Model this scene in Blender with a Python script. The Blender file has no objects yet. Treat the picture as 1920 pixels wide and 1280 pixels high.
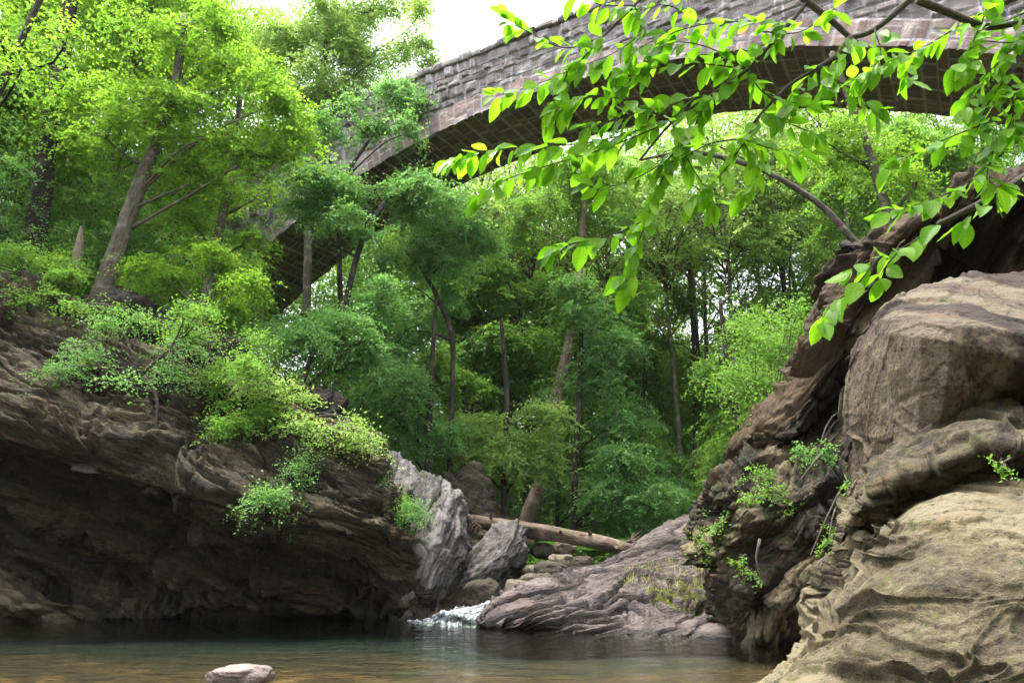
import bpy, math, time
import numpy as np
T00 = time.time()
sc = bpy.context.scene
C = sc.collection
F, TH, H = 1400.0, math.atan(420/1400), 1.2
CT, ST = math.cos(TH), math.sin(TH)
R_ = np.random.RandomState

# ------------------------------------------------------------------ geometry of the view
def at(px, py, Y=None):
    """point of the valley seen at photo pixel px,py at forward distance Y (None: on the pool's surface)"""
    x = (px-960)/F; y = (640-py)/F
    f = CT-ST*y; u = ST+CT*y
    t = Y/f if Y is not None else H/(-u)
    return (x*t, f*t, H+u*t)
def mpp(py, Y):
    y = (640-py)/F
    return Y/(CT-ST*y)/F
def sstep(a, b, x):
    t = np.clip((x-a)/(b-a), 0, 1); return t*t*(3-2*t)

# ------------------------------------------------------------------ noise
def _h(i, j, k, s):
    n = (i*374761393 + j*668265263 + k*2147483647 + s*974634777).astype(np.int64) & 0xffffffff
    n = ((n ^ (n >> 13))*1274126177) & 0xffffffff
    n = ((n ^ (n >> 16))*2246822519) & 0xffffffff
    return ((n ^ (n >> 15)) & 0xffff)/65535.0
def vnoise(P, s=0):
    """smooth value noise, -1..1"""
    P = np.asarray(P, float); i = np.floor(P).astype(np.int64); f = P-i; f = f*f*f*(f*(f*6-15)+10)
    r = 0
    for a in (0, 1):
        wx = f[:, 0] if a else 1-f[:, 0]
        for b in (0, 1):
            wy = f[:, 1] if b else 1-f[:, 1]
            for c in (0, 1):
                wz = f[:, 2] if c else 1-f[:, 2]
                r = r + wx*wy*wz*_h(i[:, 0]+a, i[:, 1]+b, i[:, 2]+c, s)
    return r*2-1
def fbm(P, s=0, o=4, g=.5):
    r = 0; a = 1; t = 0
    for k in range(o):
        r = r+a*vnoise(P*2.03**k+17.3*k, s+k); t += a; a *= g
    return r/t
def facets(P, s, tilt=.8, crack=.10):
    """angular broken blocks: every cell is a tilted plane, with a crack along its border"""
    i = np.floor(P).astype(np.int64); n = len(P)
    d1 = np.full(n, 9.); d2 = np.full(n, 9.); hv = np.zeros(n)
    for a in (-1, 0, 1):
        for b in (-1, 0, 1):
            for c in (-1, 0, 1):
                I, J, K = i[:, 0]+a, i[:, 1]+b, i[:, 2]+c
                r0 = _h(I, J, K, s); r1 = (r0*977.13) % 1; r2 = (r0*5413.7) % 1
                dx = P[:, 0]-(I+.1+.8*r0); dy = P[:, 1]-(J+.1+.8*r1); dz = P[:, 2]-(K+.1+.8*r2)
                d = np.sqrt(dx*dx+dy*dy+dz*dz)
                r3 = (r0*311.7) % 1
                v = r3-.5+tilt*(dx*(r1-.5)*2+dy*(r2-.5)*2+dz*((r3*71.3) % 1-.5)*2)
                m = d < d1
                d2 = np.where(m, d1, np.minimum(d2, d)); hv = np.where(m, v, hv); d1 = np.where(m, d, d1)
    e = d2-d1
    return hv*sstep(0, .08, e)-crack*6*(1-sstep(0, .10, e))*.5
def hash1(k, s):
    return _h(k, k*0+s, k*0+7, s)

# ------------------------------------------------------------------ mesh helpers
def mesh_np(name, V, Fc, mat=None, smooth=True, attrs=None, uv=None):
    """V (n,3); Fc (m,4) or (m,3) or list of such arrays"""
    me = bpy.data.meshes.new(name)
    Fl = Fc if isinstance(Fc, list) else [Fc]
    Fl = [f for f in Fl if len(f)]
    me.vertices.add(len(V)); me.vertices.foreach_set('co', np.asarray(V, np.float32).ravel())
    idx = np.concatenate([f.ravel() for f in Fl]).astype(np.int32)
    ln = np.concatenate([np.full(len(f), f.shape[1]) for f in Fl]).astype(np.int32)
    st = np.concatenate([[0], np.cumsum(ln)[:-1]]).astype(np.int32)
    me.loops.add(len(idx)); me.loops.foreach_set('vertex_index', idx)
    me.polygons.add(len(ln)); me.polygons.foreach_set('loop_start', st)
    me.update(calc_edges=True)
    me.polygons.foreach_set('use_smooth', np.full(len(ln), smooth, bool))
    for k, (dom, typ, val) in (attrs or {}).items():
        a = me.attributes.new(k, typ, dom)
        a.data.foreach_set('value' if typ == 'FLOAT' else 'vector', np.asarray(val, np.float32).ravel())
    if mat: me.materials.append(mat)
    me.validate() if False else None
    return me
def link(name, me, parent=None, loc=None, **props):
    o = bpy.data.objects.new(name, me); C.objects.link(o)
    if loc is not None: o.location = loc
    if parent is not None: o.parent = parent
    for k, v in props.items():
        if v is not None: o[k] = v
    return o
def empty(name, loc, label, cat, group=None):
    o = bpy.data.objects.new(name, None); C.objects.link(o); o.location = loc; o.empty_display_size = .3
    o['label'] = label; o['category'] = cat
    if group: o['group'] = group
    return o
def grid_faces(nr, nc, wrap=False):
    i = np.arange(nr-1)[:, None]; j = np.arange(nc if wrap else nc-1)[None, :]
    j2 = (j+1) % nc
    return np.stack([i*nc+j, i*nc+j2, (i+1)*nc+j2, (i+1)*nc+j], -1).reshape(-1, 4)

# ------------------------------------------------------------------ material helpers
class MT:
    def __init__(s, name):
        s.m = bpy.data.materials.new(name); s.m.use_nodes = True
        s.t = s.m.node_tree; s.t.nodes.clear(); s.out = s.n('ShaderNodeOutputMaterial')
    def n(s, typ, ins=None, **kw):
        nd = s.t.nodes.new(typ)
        for k, v in kw.items(): setattr(nd, k, v)
        for k, v in (ins or {}).items():
            if hasattr(v, 'links') or isinstance(v, bpy.types.NodeSocket): s.t.links.new(v, nd.inputs[k])
            else: nd.inputs[k].default_value = v
        return nd
    def noise(s, vec, scale, detail=6, rough=.55, dist=0):
        return s.n('ShaderNodeTexNoise', {'Vector': vec, 'Scale': scale, 'Detail': detail, 'Roughness': rough, 'Distortion': dist}).outputs['Fac']
    def ramp(s, fac, stops, interp='LINEAR'):
        r = s.n('ShaderNodeValToRGB', {'Fac': fac}); cr = r.color_ramp; cr.interpolation = interp
        while len(cr.elements) < len(stops): cr.elements.new(.5)
        for e, (p, c) in zip(cr.elements, stops):
            e.position = p; e.color = (*c, 1) if len(c) == 3 else c
        return r.outputs['Color']
    def mix(s, fac, a, b, mode='MIX'):
        nd = s.n('ShaderNodeMix', data_type='RGBA', blend_type=mode)
        for k, v in ((0, fac), (6, a), (7, b)):
            if isinstance(v, bpy.types.NodeSocket): s.t.links.new(v, nd.inputs[k])
            else: nd.inputs[k].default_value = (*v, 1) if isinstance(v, tuple) and len(v) == 3 else v
        return nd.outputs[2]
    def math(s, op, a, b=0.0, clamp=False):
        nd = s.n('ShaderNodeMath', {0: a, 1: b}, operation=op); nd.use_clamp = clamp
        return nd.outputs[0]
    def vscale(s, vec, xyz):
        return s.n('ShaderNodeVectorMath', {0: vec, 1: xyz}, operation='MULTIPLY').outputs[0]
    def attr(s, name, out='Vector'):
        return s.n('ShaderNodeAttribute', attribute_name=name).outputs[out]
    def done(s, col, rough=.85, bump=None, strength=.5, dist=.05, spec=.3):
        b = s.n('ShaderNodeBsdfPrincipled', {'Base Color': col, 'Roughness': rough, 'Specular IOR Level': spec})
        if bump is not None:
            bn = s.n('ShaderNodeBump', {'Height': bump, 'Strength': strength, 'Distance': dist})
            s.t.links.new(bn.outputs[0], b.inputs['Normal'])
        s.t.links.new(b.outputs[0], s.out.inputs['Surface'])
        return s.m

ROCKF = .345
def rock_mat(name, c_lo, c_mid, c_hi, c_stain=(.30, .16, .07), stain=.3, moss=.25, lichen=.2, sc_=1.0, streak=5.0, rough=.85,
             mosscol=(.055, .085, .012), tint=(1.0, .98, .80)):
    m = MT(name); bed = m.attr('bed'); lay = m.attr('lay', 'Fac')
    c_lo, c_mid, c_hi, c_stain, mosscol = [tuple(x*ROCKF*k for x, k in zip(c, tint)) for c in (c_lo, c_mid, c_hi, c_stain, mosscol)]
    g = m.n('ShaderNodeNewGeometry')
    v1 = m.vscale(bed, (.8*sc_, .8*sc_, streak*sc_)); v2 = m.vscale(bed, (2.2*sc_, 2.2*sc_, 2.2*sc_*streak*.6))
    a = m.noise(v1, 1.2, 8, .6, .6); b = m.noise(v2, 3.0, 8, .65)
    iso = m.noise(bed, 1.1*sc_, 6, .6); fine = m.noise(bed, 38*sc_, 4, .7); mid = m.noise(bed, 9*sc_, 5, .6)
    s = m.math('ADD', m.math('MULTIPLY', a, .5), m.math('MULTIPLY', b, .3))
    s = m.math('ADD', s, m.math('MULTIPLY', m.math('SUBTRACT', lay, .5), .42)); s = m.math('ADD', s, .11)
    s = m.math('ADD', s, m.math('MULTIPLY', m.math('SUBTRACT', fine, .5), .38))
    col = m.ramp(s, [(.36, c_lo), (.51, c_mid), (.66, tuple(x*1.12 for x in c_hi))])
    st = m.ramp(m.noise(m.vscale(bed, (.45*sc_, .45*sc_, 1.6*sc_)), 1.6, 6, .6, .8), [(.62-.25*stain, (0, 0, 0)), (.74-.2*stain, (1, 1, 1))])
    col = m.mix(m.math('MULTIPLY', st, min(1, .4+stain)), col, c_stain)
    # darker seams where the bump noise runs low
    seam = m.ramp(b, [(.36, (1, 1, 1)), (.42, (0, 0, 0))])
    col = m.mix(m.math('MULTIPLY', seam, .65), col, tuple(x*.28 for x in c_lo))
    if lichen > 0:
        lc = m.ramp(m.noise(bed, 7*sc_, 7, .7), [(.64-.12*lichen, (0, 0, 0)), (.76-.1*lichen, (1, 1, 1))])
        lm = m.ramp(m.noise(bed, .9*sc_, 3, .5), [(.45, (0, 0, 0)), (.6, (1, 1, 1))])
        col = m.mix(m.math('MULTIPLY', m.math('MULTIPLY', lc, lm), .4), col, tuple(min(.3, x*1.7+.02) for x in c_hi))
    if moss > 0:
        sx = m.n('ShaderNodeSeparateXYZ', {0: g.outputs['Normal']})
        up = m.math('MULTIPLY', m.math('ADD', sx.outputs[2], .55), .75, True)
        mn = m.math('MULTIPLY', m.ramp(m.noise(bed, 1.5*sc_, 8, .68), [(.66-.3*moss, (0, 0, 0)), (.74-.25*moss, (1, 1, 1))]), up)
        mc = m.mix(mid, tuple(x*.5 for x in mosscol), tuple(x*1.5 for x in mosscol))
        col = m.mix(mn, col, mc)
    bm = m.math('ADD', m.math('MULTIPLY', b, .9), m.math('MULTIPLY', fine, .16))
    bm = m.math('ADD', bm, m.math('MULTIPLY', mid, .35))
    pz = m.math('ADD', m.n('ShaderNodeSeparateXYZ', {0: g.outputs['Position']}).outputs[2], m.math('MULTIPLY', m.math('SUBTRACT', m.noise(g.outputs['Position'], 2.5, 4), .5), .25))
    wet = m.ramp(m.math('ADD', pz, .5), [(.56, (1, 1, 1)), (.64, (0, 0, 0))])
    col = m.mix(wet, col, m.mix(1.0, col, (.45, .45, .42), 'MULTIPLY'))
    rough = m.math('SUBTRACT', rough, m.math('MULTIPLY', wet, .5))
    return m.done(col, rough, bm, 1.0, .11/sc_)

def leaf_mat(name, cols, trans=.45, rough=.5, spec=.35, tcol=1.5, veins=False):
    m = MT(name); r = m.attr('rnd', 'Fac')
    col = m.ramp(r, [(i/(len(cols)-1), c) for i, c in enumerate(cols)])
    if veins:
        x = m.n('ShaderNodeSeparateXYZ', {0: m.attr('luv')}); ab = m.math('ABSOLUTE', x.outputs[1])
        ph = m.math('FRACT', m.math('SUBTRACT', m.math('MULTIPLY', x.outputs[0], 8.0), m.math('MULTIPLY', ab, 1.3)))
        vn = m.ramp(ph, [(0, (1, 1, 1)), (.16, (0, 0, 0)), (.9, (0, 0, 0)), (1, (1, 1, 1))])
        mid = m.ramp(ab, [(.03, (1, 1, 1)), (.10, (0, 0, 0))])
        col = m.mix(m.math('MULTIPLY', vn, .45), col, m.mix(1.0, col, (.55, .62, .4), 'MULTIPLY'))
        col = m.mix(m.math('MULTIPLY', mid, .6), col, m.mix(1.0, col, (1.5, 1.35, 1.6), 'MULTIPLY'))
        bl = m.noise(m.n('ShaderNodeTexCoord').outputs['Object'], 60, 4, .7)
        col = m.mix(m.ramp(bl, [(.60, (0, 0, 0)), (.72, (.6, .6, .6))]), col, (.07, .09, .02))
    p = m.n('ShaderNodeBsdfPrincipled', {'Base Color': col, 'Roughness': rough, 'Specular IOR Level': spec})
    tc = m.mix(1.0, col, (tcol*(1.0 if veins else 1.2), tcol*1.08, tcol*.75), 'MULTIPLY')
    t = m.n('ShaderNodeBsdfTranslucent', {'Color': tc})
    x = m.n('ShaderNodeMixShader', {0: trans, 1: p.outputs[0], 2: t.outputs[0]})
    m.t.links.new(x.outputs[0], m.out.inputs['Surface'])
    return m.m

def bark_mat(name, c1, c2, sc_=1.0, moss=0.0):
    c1 = tuple(x*.6 for x in c1); c2 = tuple(x*.6 for x in c2)
    m = MT(name); bed = m.attr('bed')
    v = m.vscale(bed, (1, 1, .16))
    a = m.noise(v, 22*sc_, 6, .65, .5); b = m.noise(bed, 2.2*sc_, 5, .6)
    col = m.mix(m.ramp(a, [(.35, (0, 0, 0)), (.65, (1, 1, 1))]), c1, c2)
    col = m.mix(m.ramp(b, [(.5, (0, 0, 0)), (.7, (.7, .7, .7))]), col, tuple(min(1, x*1.9+.03) for x in c2))
    if moss: col = m.mix(m.ramp(m.noise(bed, 3, 5), [(.5, (0, 0, 0)), (.62, (moss, moss, moss))]), col, (.05, .09, .015))
    return m.done(col, .9, a, .8, .03)

# leaf palettes (base colours)
M_BRIGHT = leaf_mat('leaf_yellow_green', [(.045, .11, .010), (.10, .21, .020), (.18, .31, .045)], .56, .55, .15, 1.8)
M_MID = leaf_mat('leaf_mid_green', [(.045, .115, .016), (.09, .20, .03), (.165, .30, .065)], .5, .5, .25, 1.7)
M_DEEP = leaf_mat('leaf_deep_green', [(.045, .13, .030), (.095, .225, .058), (.19, .35, .12)], .46, .42, .4, 1.6)
M_PALE = leaf_mat('leaf_pale_green', [(.09, .17, .04), (.16, .27, .07), (.24, .36, .13)], .55, .6, .2, 1.7)
M_FORE = leaf_mat('leaf_beech_green', [(.085, .21, .008), (.13, .29, .012), (.18, .35, .016)], .6, .42, .25, 1.45, True)
BK_GREY = bark_mat('bark_grey_brown', (.06, .045, .035), (.20, .165, .13), 1.0, .25)
BK_DARK = bark_mat('bark_dark', (.02, .014, .011), (.065, .048, .038))
BK_PALE = bark_mat('bark_pale_pinkish', (.16, .11, .08), (.36, .27, .21), .7)
BK_LIMB = bark_mat('bark_limb', (.05, .04, .03), (.13, .105, .085), 2.0, .2)
BK_LOG = bark_mat('bark_fallen_log', (.035, .022, .014), (.20, .135, .10), 1.1, .35)

# ------------------------------------------------------------------ tubes (trunks, limbs)
def cr(P, n):
    """Catmull-Rom along axis 0 to n samples"""
    P = np.asarray(P, float); k = len(P)
    if k == 1: return np.repeat(P, n, 0)
    u = np.linspace(0, k-1, n); i = np.minimum(u.astype(int), k-2); f = (u-i)
    ext = np.concatenate([2*P[:1]-P[1:2], P, 2*P[-1:]-P[-2:-1]])
    f = f.reshape((-1,)+(1,)*(P.ndim-1))
    a, b, c, d = ext[i], ext[i+1], ext[i+2], ext[i+3]
    return .5*((2*b)+(c-a)*f+(2*a-5*b+4*c-d)*f*f+(3*b-a-3*c+d)*f**3)
def tube(pts, rad, seg=12, step=.25, rough=.06, seed=0):
    P = np.asarray(pts, float); L = np.linalg.norm(np.diff(P, axis=0), axis=1).sum()
    n = max(4, min(160, int(L/step)+2)); Q = cr(P, n); r = np.maximum(cr(np.asarray(rad, float)[:, None], n)[:, 0], .0008)
    T = np.gradient(Q, axis=0); T /= np.linalg.norm(T, axis=1)[:, None]+1e-9
    ref = np.array([0, 1, 0.]) if abs(T[:, 1]).mean() < .8 else np.array([1., 0, 0])
    U = np.cross(T, ref); U /= np.linalg.norm(U, axis=1)[:, None]+1e-9; W = np.cross(T, U)
    a = np.arange(seg)/seg*2*math.pi
    s = np.linspace(0, L, n)
    rr = r[:, None]*np.ones(seg)[None]
    if rough:
        q = np.stack([np.cos(a)[None]*1.3+0*s[:, None], np.sin(a)[None]*1.3+0*s[:, None], s[:, None]*1.1+0*a[None]], -1).reshape(-1, 3)+seed*3.1
        rr = rr*(1+rough*2*fbm(q, seed, 3).reshape(n, seg))
    V = Q[:, None]+(np.cos(a)[None, :, None]*U[:, None]+np.sin(a)[None, :, None]*W[:, None])*rr[..., None]
    bed = np.stack([np.cos(a)[None]*r[:, None], np.sin(a)[None]*r[:, None], s[:, None]+0*a[None]], -1)
    fc = grid_faces(n, seg, True)
    V = np.concatenate([V.reshape(-1, 3), Q[-1:]+T[-1:]*r[-1], Q[:1]]); bed = np.concatenate([bed.reshape(-1, 3), [[0, 0, L]], [[0, 0, 0]]])
    k = (n-1)*seg; j = np.arange(seg)
    caps = np.stack([k+j, k+(j+1) % seg, np.full(seg, n*seg)], 1); caps0 = np.stack([(j+1) % seg, j, np.full(seg, n*seg+1)], 1)
    return V, [fc, np.concatenate([caps, caps0])], bed
def join(parts):
    Vs, Q, T, B = [], [], [], []; o = 0
    for V, fs, bed in parts:
        Vs.append(V); B.append(bed)
        for f in fs: (Q if f.shape[1] == 4 else T).append(f+o)
        o += len(V)
    return np.concatenate(Vs), [np.concatenate(x) for x in (Q, T) if x], np.concatenate(B)
def tube_obj(name, parts, mat, parent=None, org=(0, 0, 0), **props):
    V, fs, B = join(parts)
    return link(name, mesh_np(name, V-np.array(org), fs, mat, True, {'bed': ('POINT', 'FLOAT_VECTOR', B)}), parent,
                None if parent is not None else org, **props)

# ------------------------------------------------------------------ leaves
def nrm(v): return v/(np.linalg.norm(v, axis=-1, keepdims=True)+1e-9)
def leaf_quads(c, n, size, rs, width=.55, tint=None):
    N = len(c); d = nrm(np.cross(n, nrm(rs.normal(size=(N, 3))))); s = np.cross(n, d)
    size = size*(.7+.6*rs.rand(N, 1)); w = size*width*.5
    fold = n*size*.10
    V = np.stack([c-d*size*.5, c-s*w+fold, c+d*size*.5-n*size*.08, c+s*w+fold], 1).reshape(-1, 3)
    Fc = np.arange(N*4).reshape(-1, 4)
    r = rs.rand(N)*.55+.22 if tint is None else np.clip(rs.rand(N)*.4+tint, 0, 1)
    return V, Fc, r
def blob_leaves(c, rad, leaf, nleaf, rs, spray=.42, flat=.62, per=26, shell=.45, wob=.5):
    """leaves gathered in flattened sprays through an uneven ellipsoid"""
    ns = max(3, int(nleaf/per)); c = np.array(c)
    sd = rs.randint(1000)
    d = nrm(rs.normal(size=(ns, 3))); rr = rs.rand(ns, 1)**shell
    rr = rr*(1+wob*fbm(d*1.8+sd, sd, 3)[:, None]*1.6)
    rr = np.where(rs.rand(ns, 1) < .22, rr*(1.15+.5*rs.rand(ns, 1)), rr)
    pc = c+d*rr*np.array(rad)
    up = np.array([0, 0, 1.])
    n0 = nrm(up*flat+(1-flat)*d+rs.normal(size=(ns, 3))*.22)
    k = rs.poisson(per, ns)+4; ix = np.repeat(np.arange(ns), k); N = len(ix)
    out = d*np.array([1, 1, .15])+rs.normal(size=(ns, 3))*.45
    e1 = nrm(out-n0*(out*n0).sum(1, keepdims=True)); e2 = np.cross(n0, e1)
    t_ = rs.rand(N)*2-1; sr = spray*(.5+1.0*rs.rand(ns)); wd = (.30+.25*rs.rand(ns))
    off = e1[ix]*(t_*sr[ix]*1.45)[:, None]+e2[ix]*(rs.normal(size=N)*.62*wd[ix]*sr[ix]*(1.05-.55*t_))[:, None]
    off[:, 2] -= ((t_+1)**2*sr[ix])*.17
    P = pc[ix]+off+rs.normal(size=(N, 3))*spray*.05
    n = nrm(n0[ix]+rs.normal(size=(N, 3))*.38)
    tint = (rs.rand(ns)*.5+.05)[ix]
    V, Fc, r = leaf_quads(P, n, leaf, rs, .58, tint)
    return V, Fc, r, pc
def leaves_mesh(name, chunks, mat, org=(0, 0, 0)):
    Vs, Fs, Rs, o = [], [], [], 0
    for V, Fc, r in chunks:
        Vs.append(V); Fs.append(Fc+o); Rs.append(r); o += len(V)
    V = np.concatenate(Vs)-np.array(org)
    return mesh_np(name, V, np.concatenate(Fs), mat, False, {'rnd': ('FACE', 'FLOAT', np.concatenate(Rs))})

NL = [0]; COVER = 2.0
def make_crown(blobs, Y, leafm, cover, rs, **kw):
    """blobs: (px,py,rx,ry[,dY]) sizes in photo pixels, turned into real ellipsoids at their own distance"""
    ch = []; cs = []
    for b in blobs:
        px, py, rx, ry = b[:4]; y = Y+(b[4] if len(b) > 4 else rs.uniform(-.8, .8))
        m = mpp(py, y); c = np.array(at(px, py, y)); rad = (rx*m, (rx+ry)*.5*m*.9, ry*m)
        Lp = leafm/m*.5333                      # leaf length in render pixels
        area = math.pi*rx*ry*.5333**2
        n = int(min(60000, COVER*cover*area/(.2*Lp*Lp)))
        # break the blob into uneven sub clumps
        k = max(2, int(3+rx*ry/1800))
        for j in range(k):
            d = nrm(rs.normal(size=3)); q = rs.rand()**.5*1.12
            cc = c+d*q*np.array(rad); s = rs.uniform(.35, .72)
            V, Fc, r, pc = blob_leaves(cc, np.array(rad)*s*np.array([1, 1, .8]), leafm, n/k, rs, **kw)
            ch.append((V, Fc, r)); NL[0] += len(Fc); cs.append((cc, pc, c, cc))
        cs.append((c, None, None, None)); 
    return ch, cs
def tree(name, label, cat, trunk, blobs, Y, leafm=.09, cover=1.5, lmat=M_MID, bmat=BK_GREY, seed=0, limbs=True, group=None, twig=True, **kw):
    """trunk: list of (px,py[,Y offset],radius_px)"""
    rs = R_(seed+5)
    tp, tr = [], []
    for q in trunk:
        y = Y+(q[2] if len(q) > 3 else 0); tp.append(at(q[0], q[1], y)); tr.append(q[-1]*.68*mpp(q[1], y))
    tp = np.array(tp); org = tp[0].copy()
    root = empty(name, org, label, cat, group)
    org = np.array(org)
    base = tp[0]+(tp[0]-tp[1])*.12; base[2] = tp[0][2]-.7
    parts = [tube(np.concatenate([[base], tp]), [tr[0]*1.35]+tr, 14, .3, .09, seed)]
    if blobs:
        ch, cs = make_crown(blobs, Y, leafm, cover, rs, **kw)
        if limbs:
            Q = cr(tp, 60)
            for c, pc, par, _ in cs:
                if par is not None:      # side branch from the blob's own limb
                    a = par; r0 = .022
                    parts.append(tube([a, (a+c)/2+rs.normal(size=3)*.1, c], [r0, r0*.7, r0*.35], 5, .6, .05, seed))
                    for j in rs.choice(len(pc), min(5, len(pc)), False):
                        e = pc[j]; mm = (c+e)/2+rs.normal(size=3)*.08
                        parts.append(tube([c, mm, e], [r0*.35, r0*.25, .004], 4, .8, 0, seed))
                    continue
                dd = np.linalg.norm(Q[:, :2]-c[:2], axis=1)
                z0 = c[2]-.75*dd.min()-.3
                i = int(np.argmin(np.abs(Q[:, 2]-z0)+.15*dd)); i = min(i, 58)
                a = Q[i]; m_ = (a+c)/2+np.array([0, 0, .10*np.linalg.norm(c-a)])+rs.normal(size=3)*.15
                r0 = min(tr[min(len(tr)-1, int(i/60*len(tr)))]*.5, .065)
                parts.append(tube([a, m_, c], [r0, r0*.6, r0*.35], 6, .5, .05, seed))
        me = leaves_mesh('crown', ch, lmat, org); link('crown', me, root)
    V, fs, B = join(parts)
    link('trunk', mesh_np('trunk', V-org, fs, bmat, True, {'bed': ('POINT', 'FLOAT_VECTOR', B)}), root)
    return root

# ------------------------------------------------------------------ rocks
def basis(dip, az):
    """bedding frame: dip angle (deg) of the layers down towards azimuth az (deg, 0 = +x)"""
    d, a = math.radians(dip), math.radians(az)
    n = np.array([math.sin(d)*math.cos(a), math.sin(d)*math.sin(a), math.cos(d)])
    u = np.array([math.cos(d)*math.cos(a), math.cos(d)*math.sin(a), -math.sin(d)])
    return u, np.cross(n, u), n
def strata(P, B, seed, layers, warp=.35, wf=.25):
    u, v, n = B
    q = np.stack([P@u, P@v, P@n], 1)
    w = warp*fbm(q*np.array([wf, wf, wf*.6]), seed, 3)+.06*fbm(q*np.array([1.1, 1.1, .8]), seed+3, 3)
    b = q[:, 2]+w; h = np.zeros(len(P)); lay = np.zeros(len(P)); tot = 0
    for i, (T, A) in enumerate(layers):
        x = b/T+.35*vnoise(q*np.array([.45, .45, .3])/max(T, .2)**.5, seed+11+i)
        k = np.floor(x).astype(np.int64); f = x-k
        # layer heights change slowly along the bed so that beds pinch out
        lat = .55+.45*vnoise(q*np.array([.55, .55, 0])/max(T, .25)**.5+k[:, None]*3.7, seed+31+i)
        a0 = hash1(k, seed+i); a1 = hash1(k+1, seed+i); bl = sstep(.70, 1, f)
        val = (a0*(1-bl)+a1*bl)+.28*(f-.5)*(1-bl)
        gr = -np.exp(-((f-.98)/max(.045, .016/T))**2)*1.1*(.4+.6*hash1(k, seed+50+i))
        h += A*((val-.5)*lat+gr*np.clip(lat+.1, 0, 1)); lay += T**.5*(a0*(1-bl)+a1*bl); tot += T**.5
    q2 = q.copy(); q2[:, 2] = b
    return h, lay/tot, q2
def rock(name, label, cat, rows, mat, B, layers, res, seed=0, lump=(.35, .5), fine=(.035, 3.0), back=(3.0, 1.5), group=None, warp=.35,
         wf=.25, joints=None, post=None, kind=None, fac=((1.3, .16), (.42, .06)), flat=2.6, lin=False, ridge=.008, cracks=((.3, 1.6, .10, 4.0), (.8, 4.5, .05, 4.0))):
    """rows: control lattice top->bottom, each a list of (px,py,Y or None); the shape is carried on behind the top and below the bottom"""
    G = np.array([[at(*p) if len(p) == 3 else p[3] for p in row] for row in rows])
    bk, dn = back
    top = G[0]; bot = G[-1]
    add0 = top+np.array([0, bk*.45, -.05]); add1 = top+np.array([0, bk, -.6-bk*.1]); add2 = top+np.array([0, bk*1.15, -2.5-bk*.2])
    b1 = bot+np.array([0, .15, -dn])
    G = np.concatenate([[add2], [add1], [add0], G, [b1]])
    # side wraps
    L0 = G[:, :1]+np.array([0, 0, 0]); 
    nr_, nc_ = G.shape[:2]
    lw = G[:, :1]+(G[:, :1]-G[:, 1:2])*.12+np.array([0, bk*.5, -.1]); rw = G[:, -1:]+(G[:, -1:]-G[:, -2:-1])*.12+np.array([0, bk*.5, -.1])
    lw2 = lw+np.array([0, bk*.6, -.2]); rw2 = rw+np.array([0, bk*.6, -.2])
    G = np.concatenate([lw2, lw, G, rw, rw2], 1)
    rl = np.linalg.norm(np.diff(G, axis=0), axis=2).mean(1); cl = np.linalg.norm(np.diff(G, axis=1), axis=2).mean(0)
    nr = int(rl.sum()/res)+2; nc = int(cl.sum()/res)+2
    # arc length spacing: interpolate the lattice at equal steps
    def eq(Gm, l, n):
        cum = np.concatenate([[0], np.cumsum(l)]); t = np.linspace(0, cum[-1], n)
        u = np.interp(t, cum, np.arange(len(cum)))
        i = np.minimum(u.astype(int), len(Gm)-2); f = (u-i)[:, None, None]
        ext = np.concatenate([2*Gm[:1]-Gm[1:2], Gm, 2*Gm[-1:]-Gm[-2:-1]])
        a, b, c, d = ext[i], ext[i+1], ext[i+2], ext[i+3]
        if lin: return b*(1-f)+c*f
        return .5*((2*b)+(c-a)*f+(2*a-5*b+4*c-d)*f*f+(3*b-a-3*c+d)*f**3)
    S = eq(G, rl, nr); S = eq(S.transpose(1, 0, 2), cl, nc).transpose(1, 0, 2)
    def normals(S):
        du = np.gradient(S, axis=0); dv = np.gradient(S, axis=1)
        N = np.cross(du, dv); return nrm(N)
    N = normals(S); mid = N[nr//2, nc//2]
    if N[..., 1].mean() > 0: N = -N
    Pf = S.reshape(-1, 3); Nf = N.reshape(-1, 3)
    h = lump[0]*fbm(Pf*lump[1], seed+1, 4)
    hs, lay, q = strata(Pf, B, seed, layers, warp, wf)
    h = h+hs+fine[0]*fbm(q*np.array([1, 1, 2.2])*fine[1], seed+7, 4, .6)
    wq = q+.25*np.stack([vnoise(q*.9, seed+201), vnoise(q*.9+9, seed+202), 0*q[:, 0]], 1)
    for fi, (fs_, fa) in enumerate(fac or ()):
        h = h+fa*facets(wq*np.array([1, 1, flat])/fs_, seed+210+fi)
    for ci, (sx, sz, dp, lev) in enumerate(cracks):
        # long open seams that follow the beds: contour lines of a stretched noise, their width kept in metres
        nn = fbm(q*np.array([sx, sx, sz]), seed+300+ci, 2, .4)*lev; G2 = nn.reshape(nr, nc)
        gy_, gx_ = np.gradient(G2); gm = np.sqrt(gy_**2+gx_**2).ravel()/res+1e-3
        fr = (nn % 1)-.5; d_ = fr/gm; w_ = max(dp*.28, res*1.25)
        mk = sstep(-.35, .05, vnoise(q*np.array([sx, sx, sz*.4])*1.6+5, seed+320+ci))
        h = h-dp*mk*np.exp(-(d_/w_)**2)+dp*.55*mk*np.where(d_ < 0, np.exp(-np.abs(d_)/(w_*5))*(1-np.exp(-(d_/w_)**2)), 0)
    h = h-ridge*np.abs(fbm(q*np.array([1.5, 1.5, 9.0])/max(.25, layers[-1][0]*3), seed+230, 4, .6))*2
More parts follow.
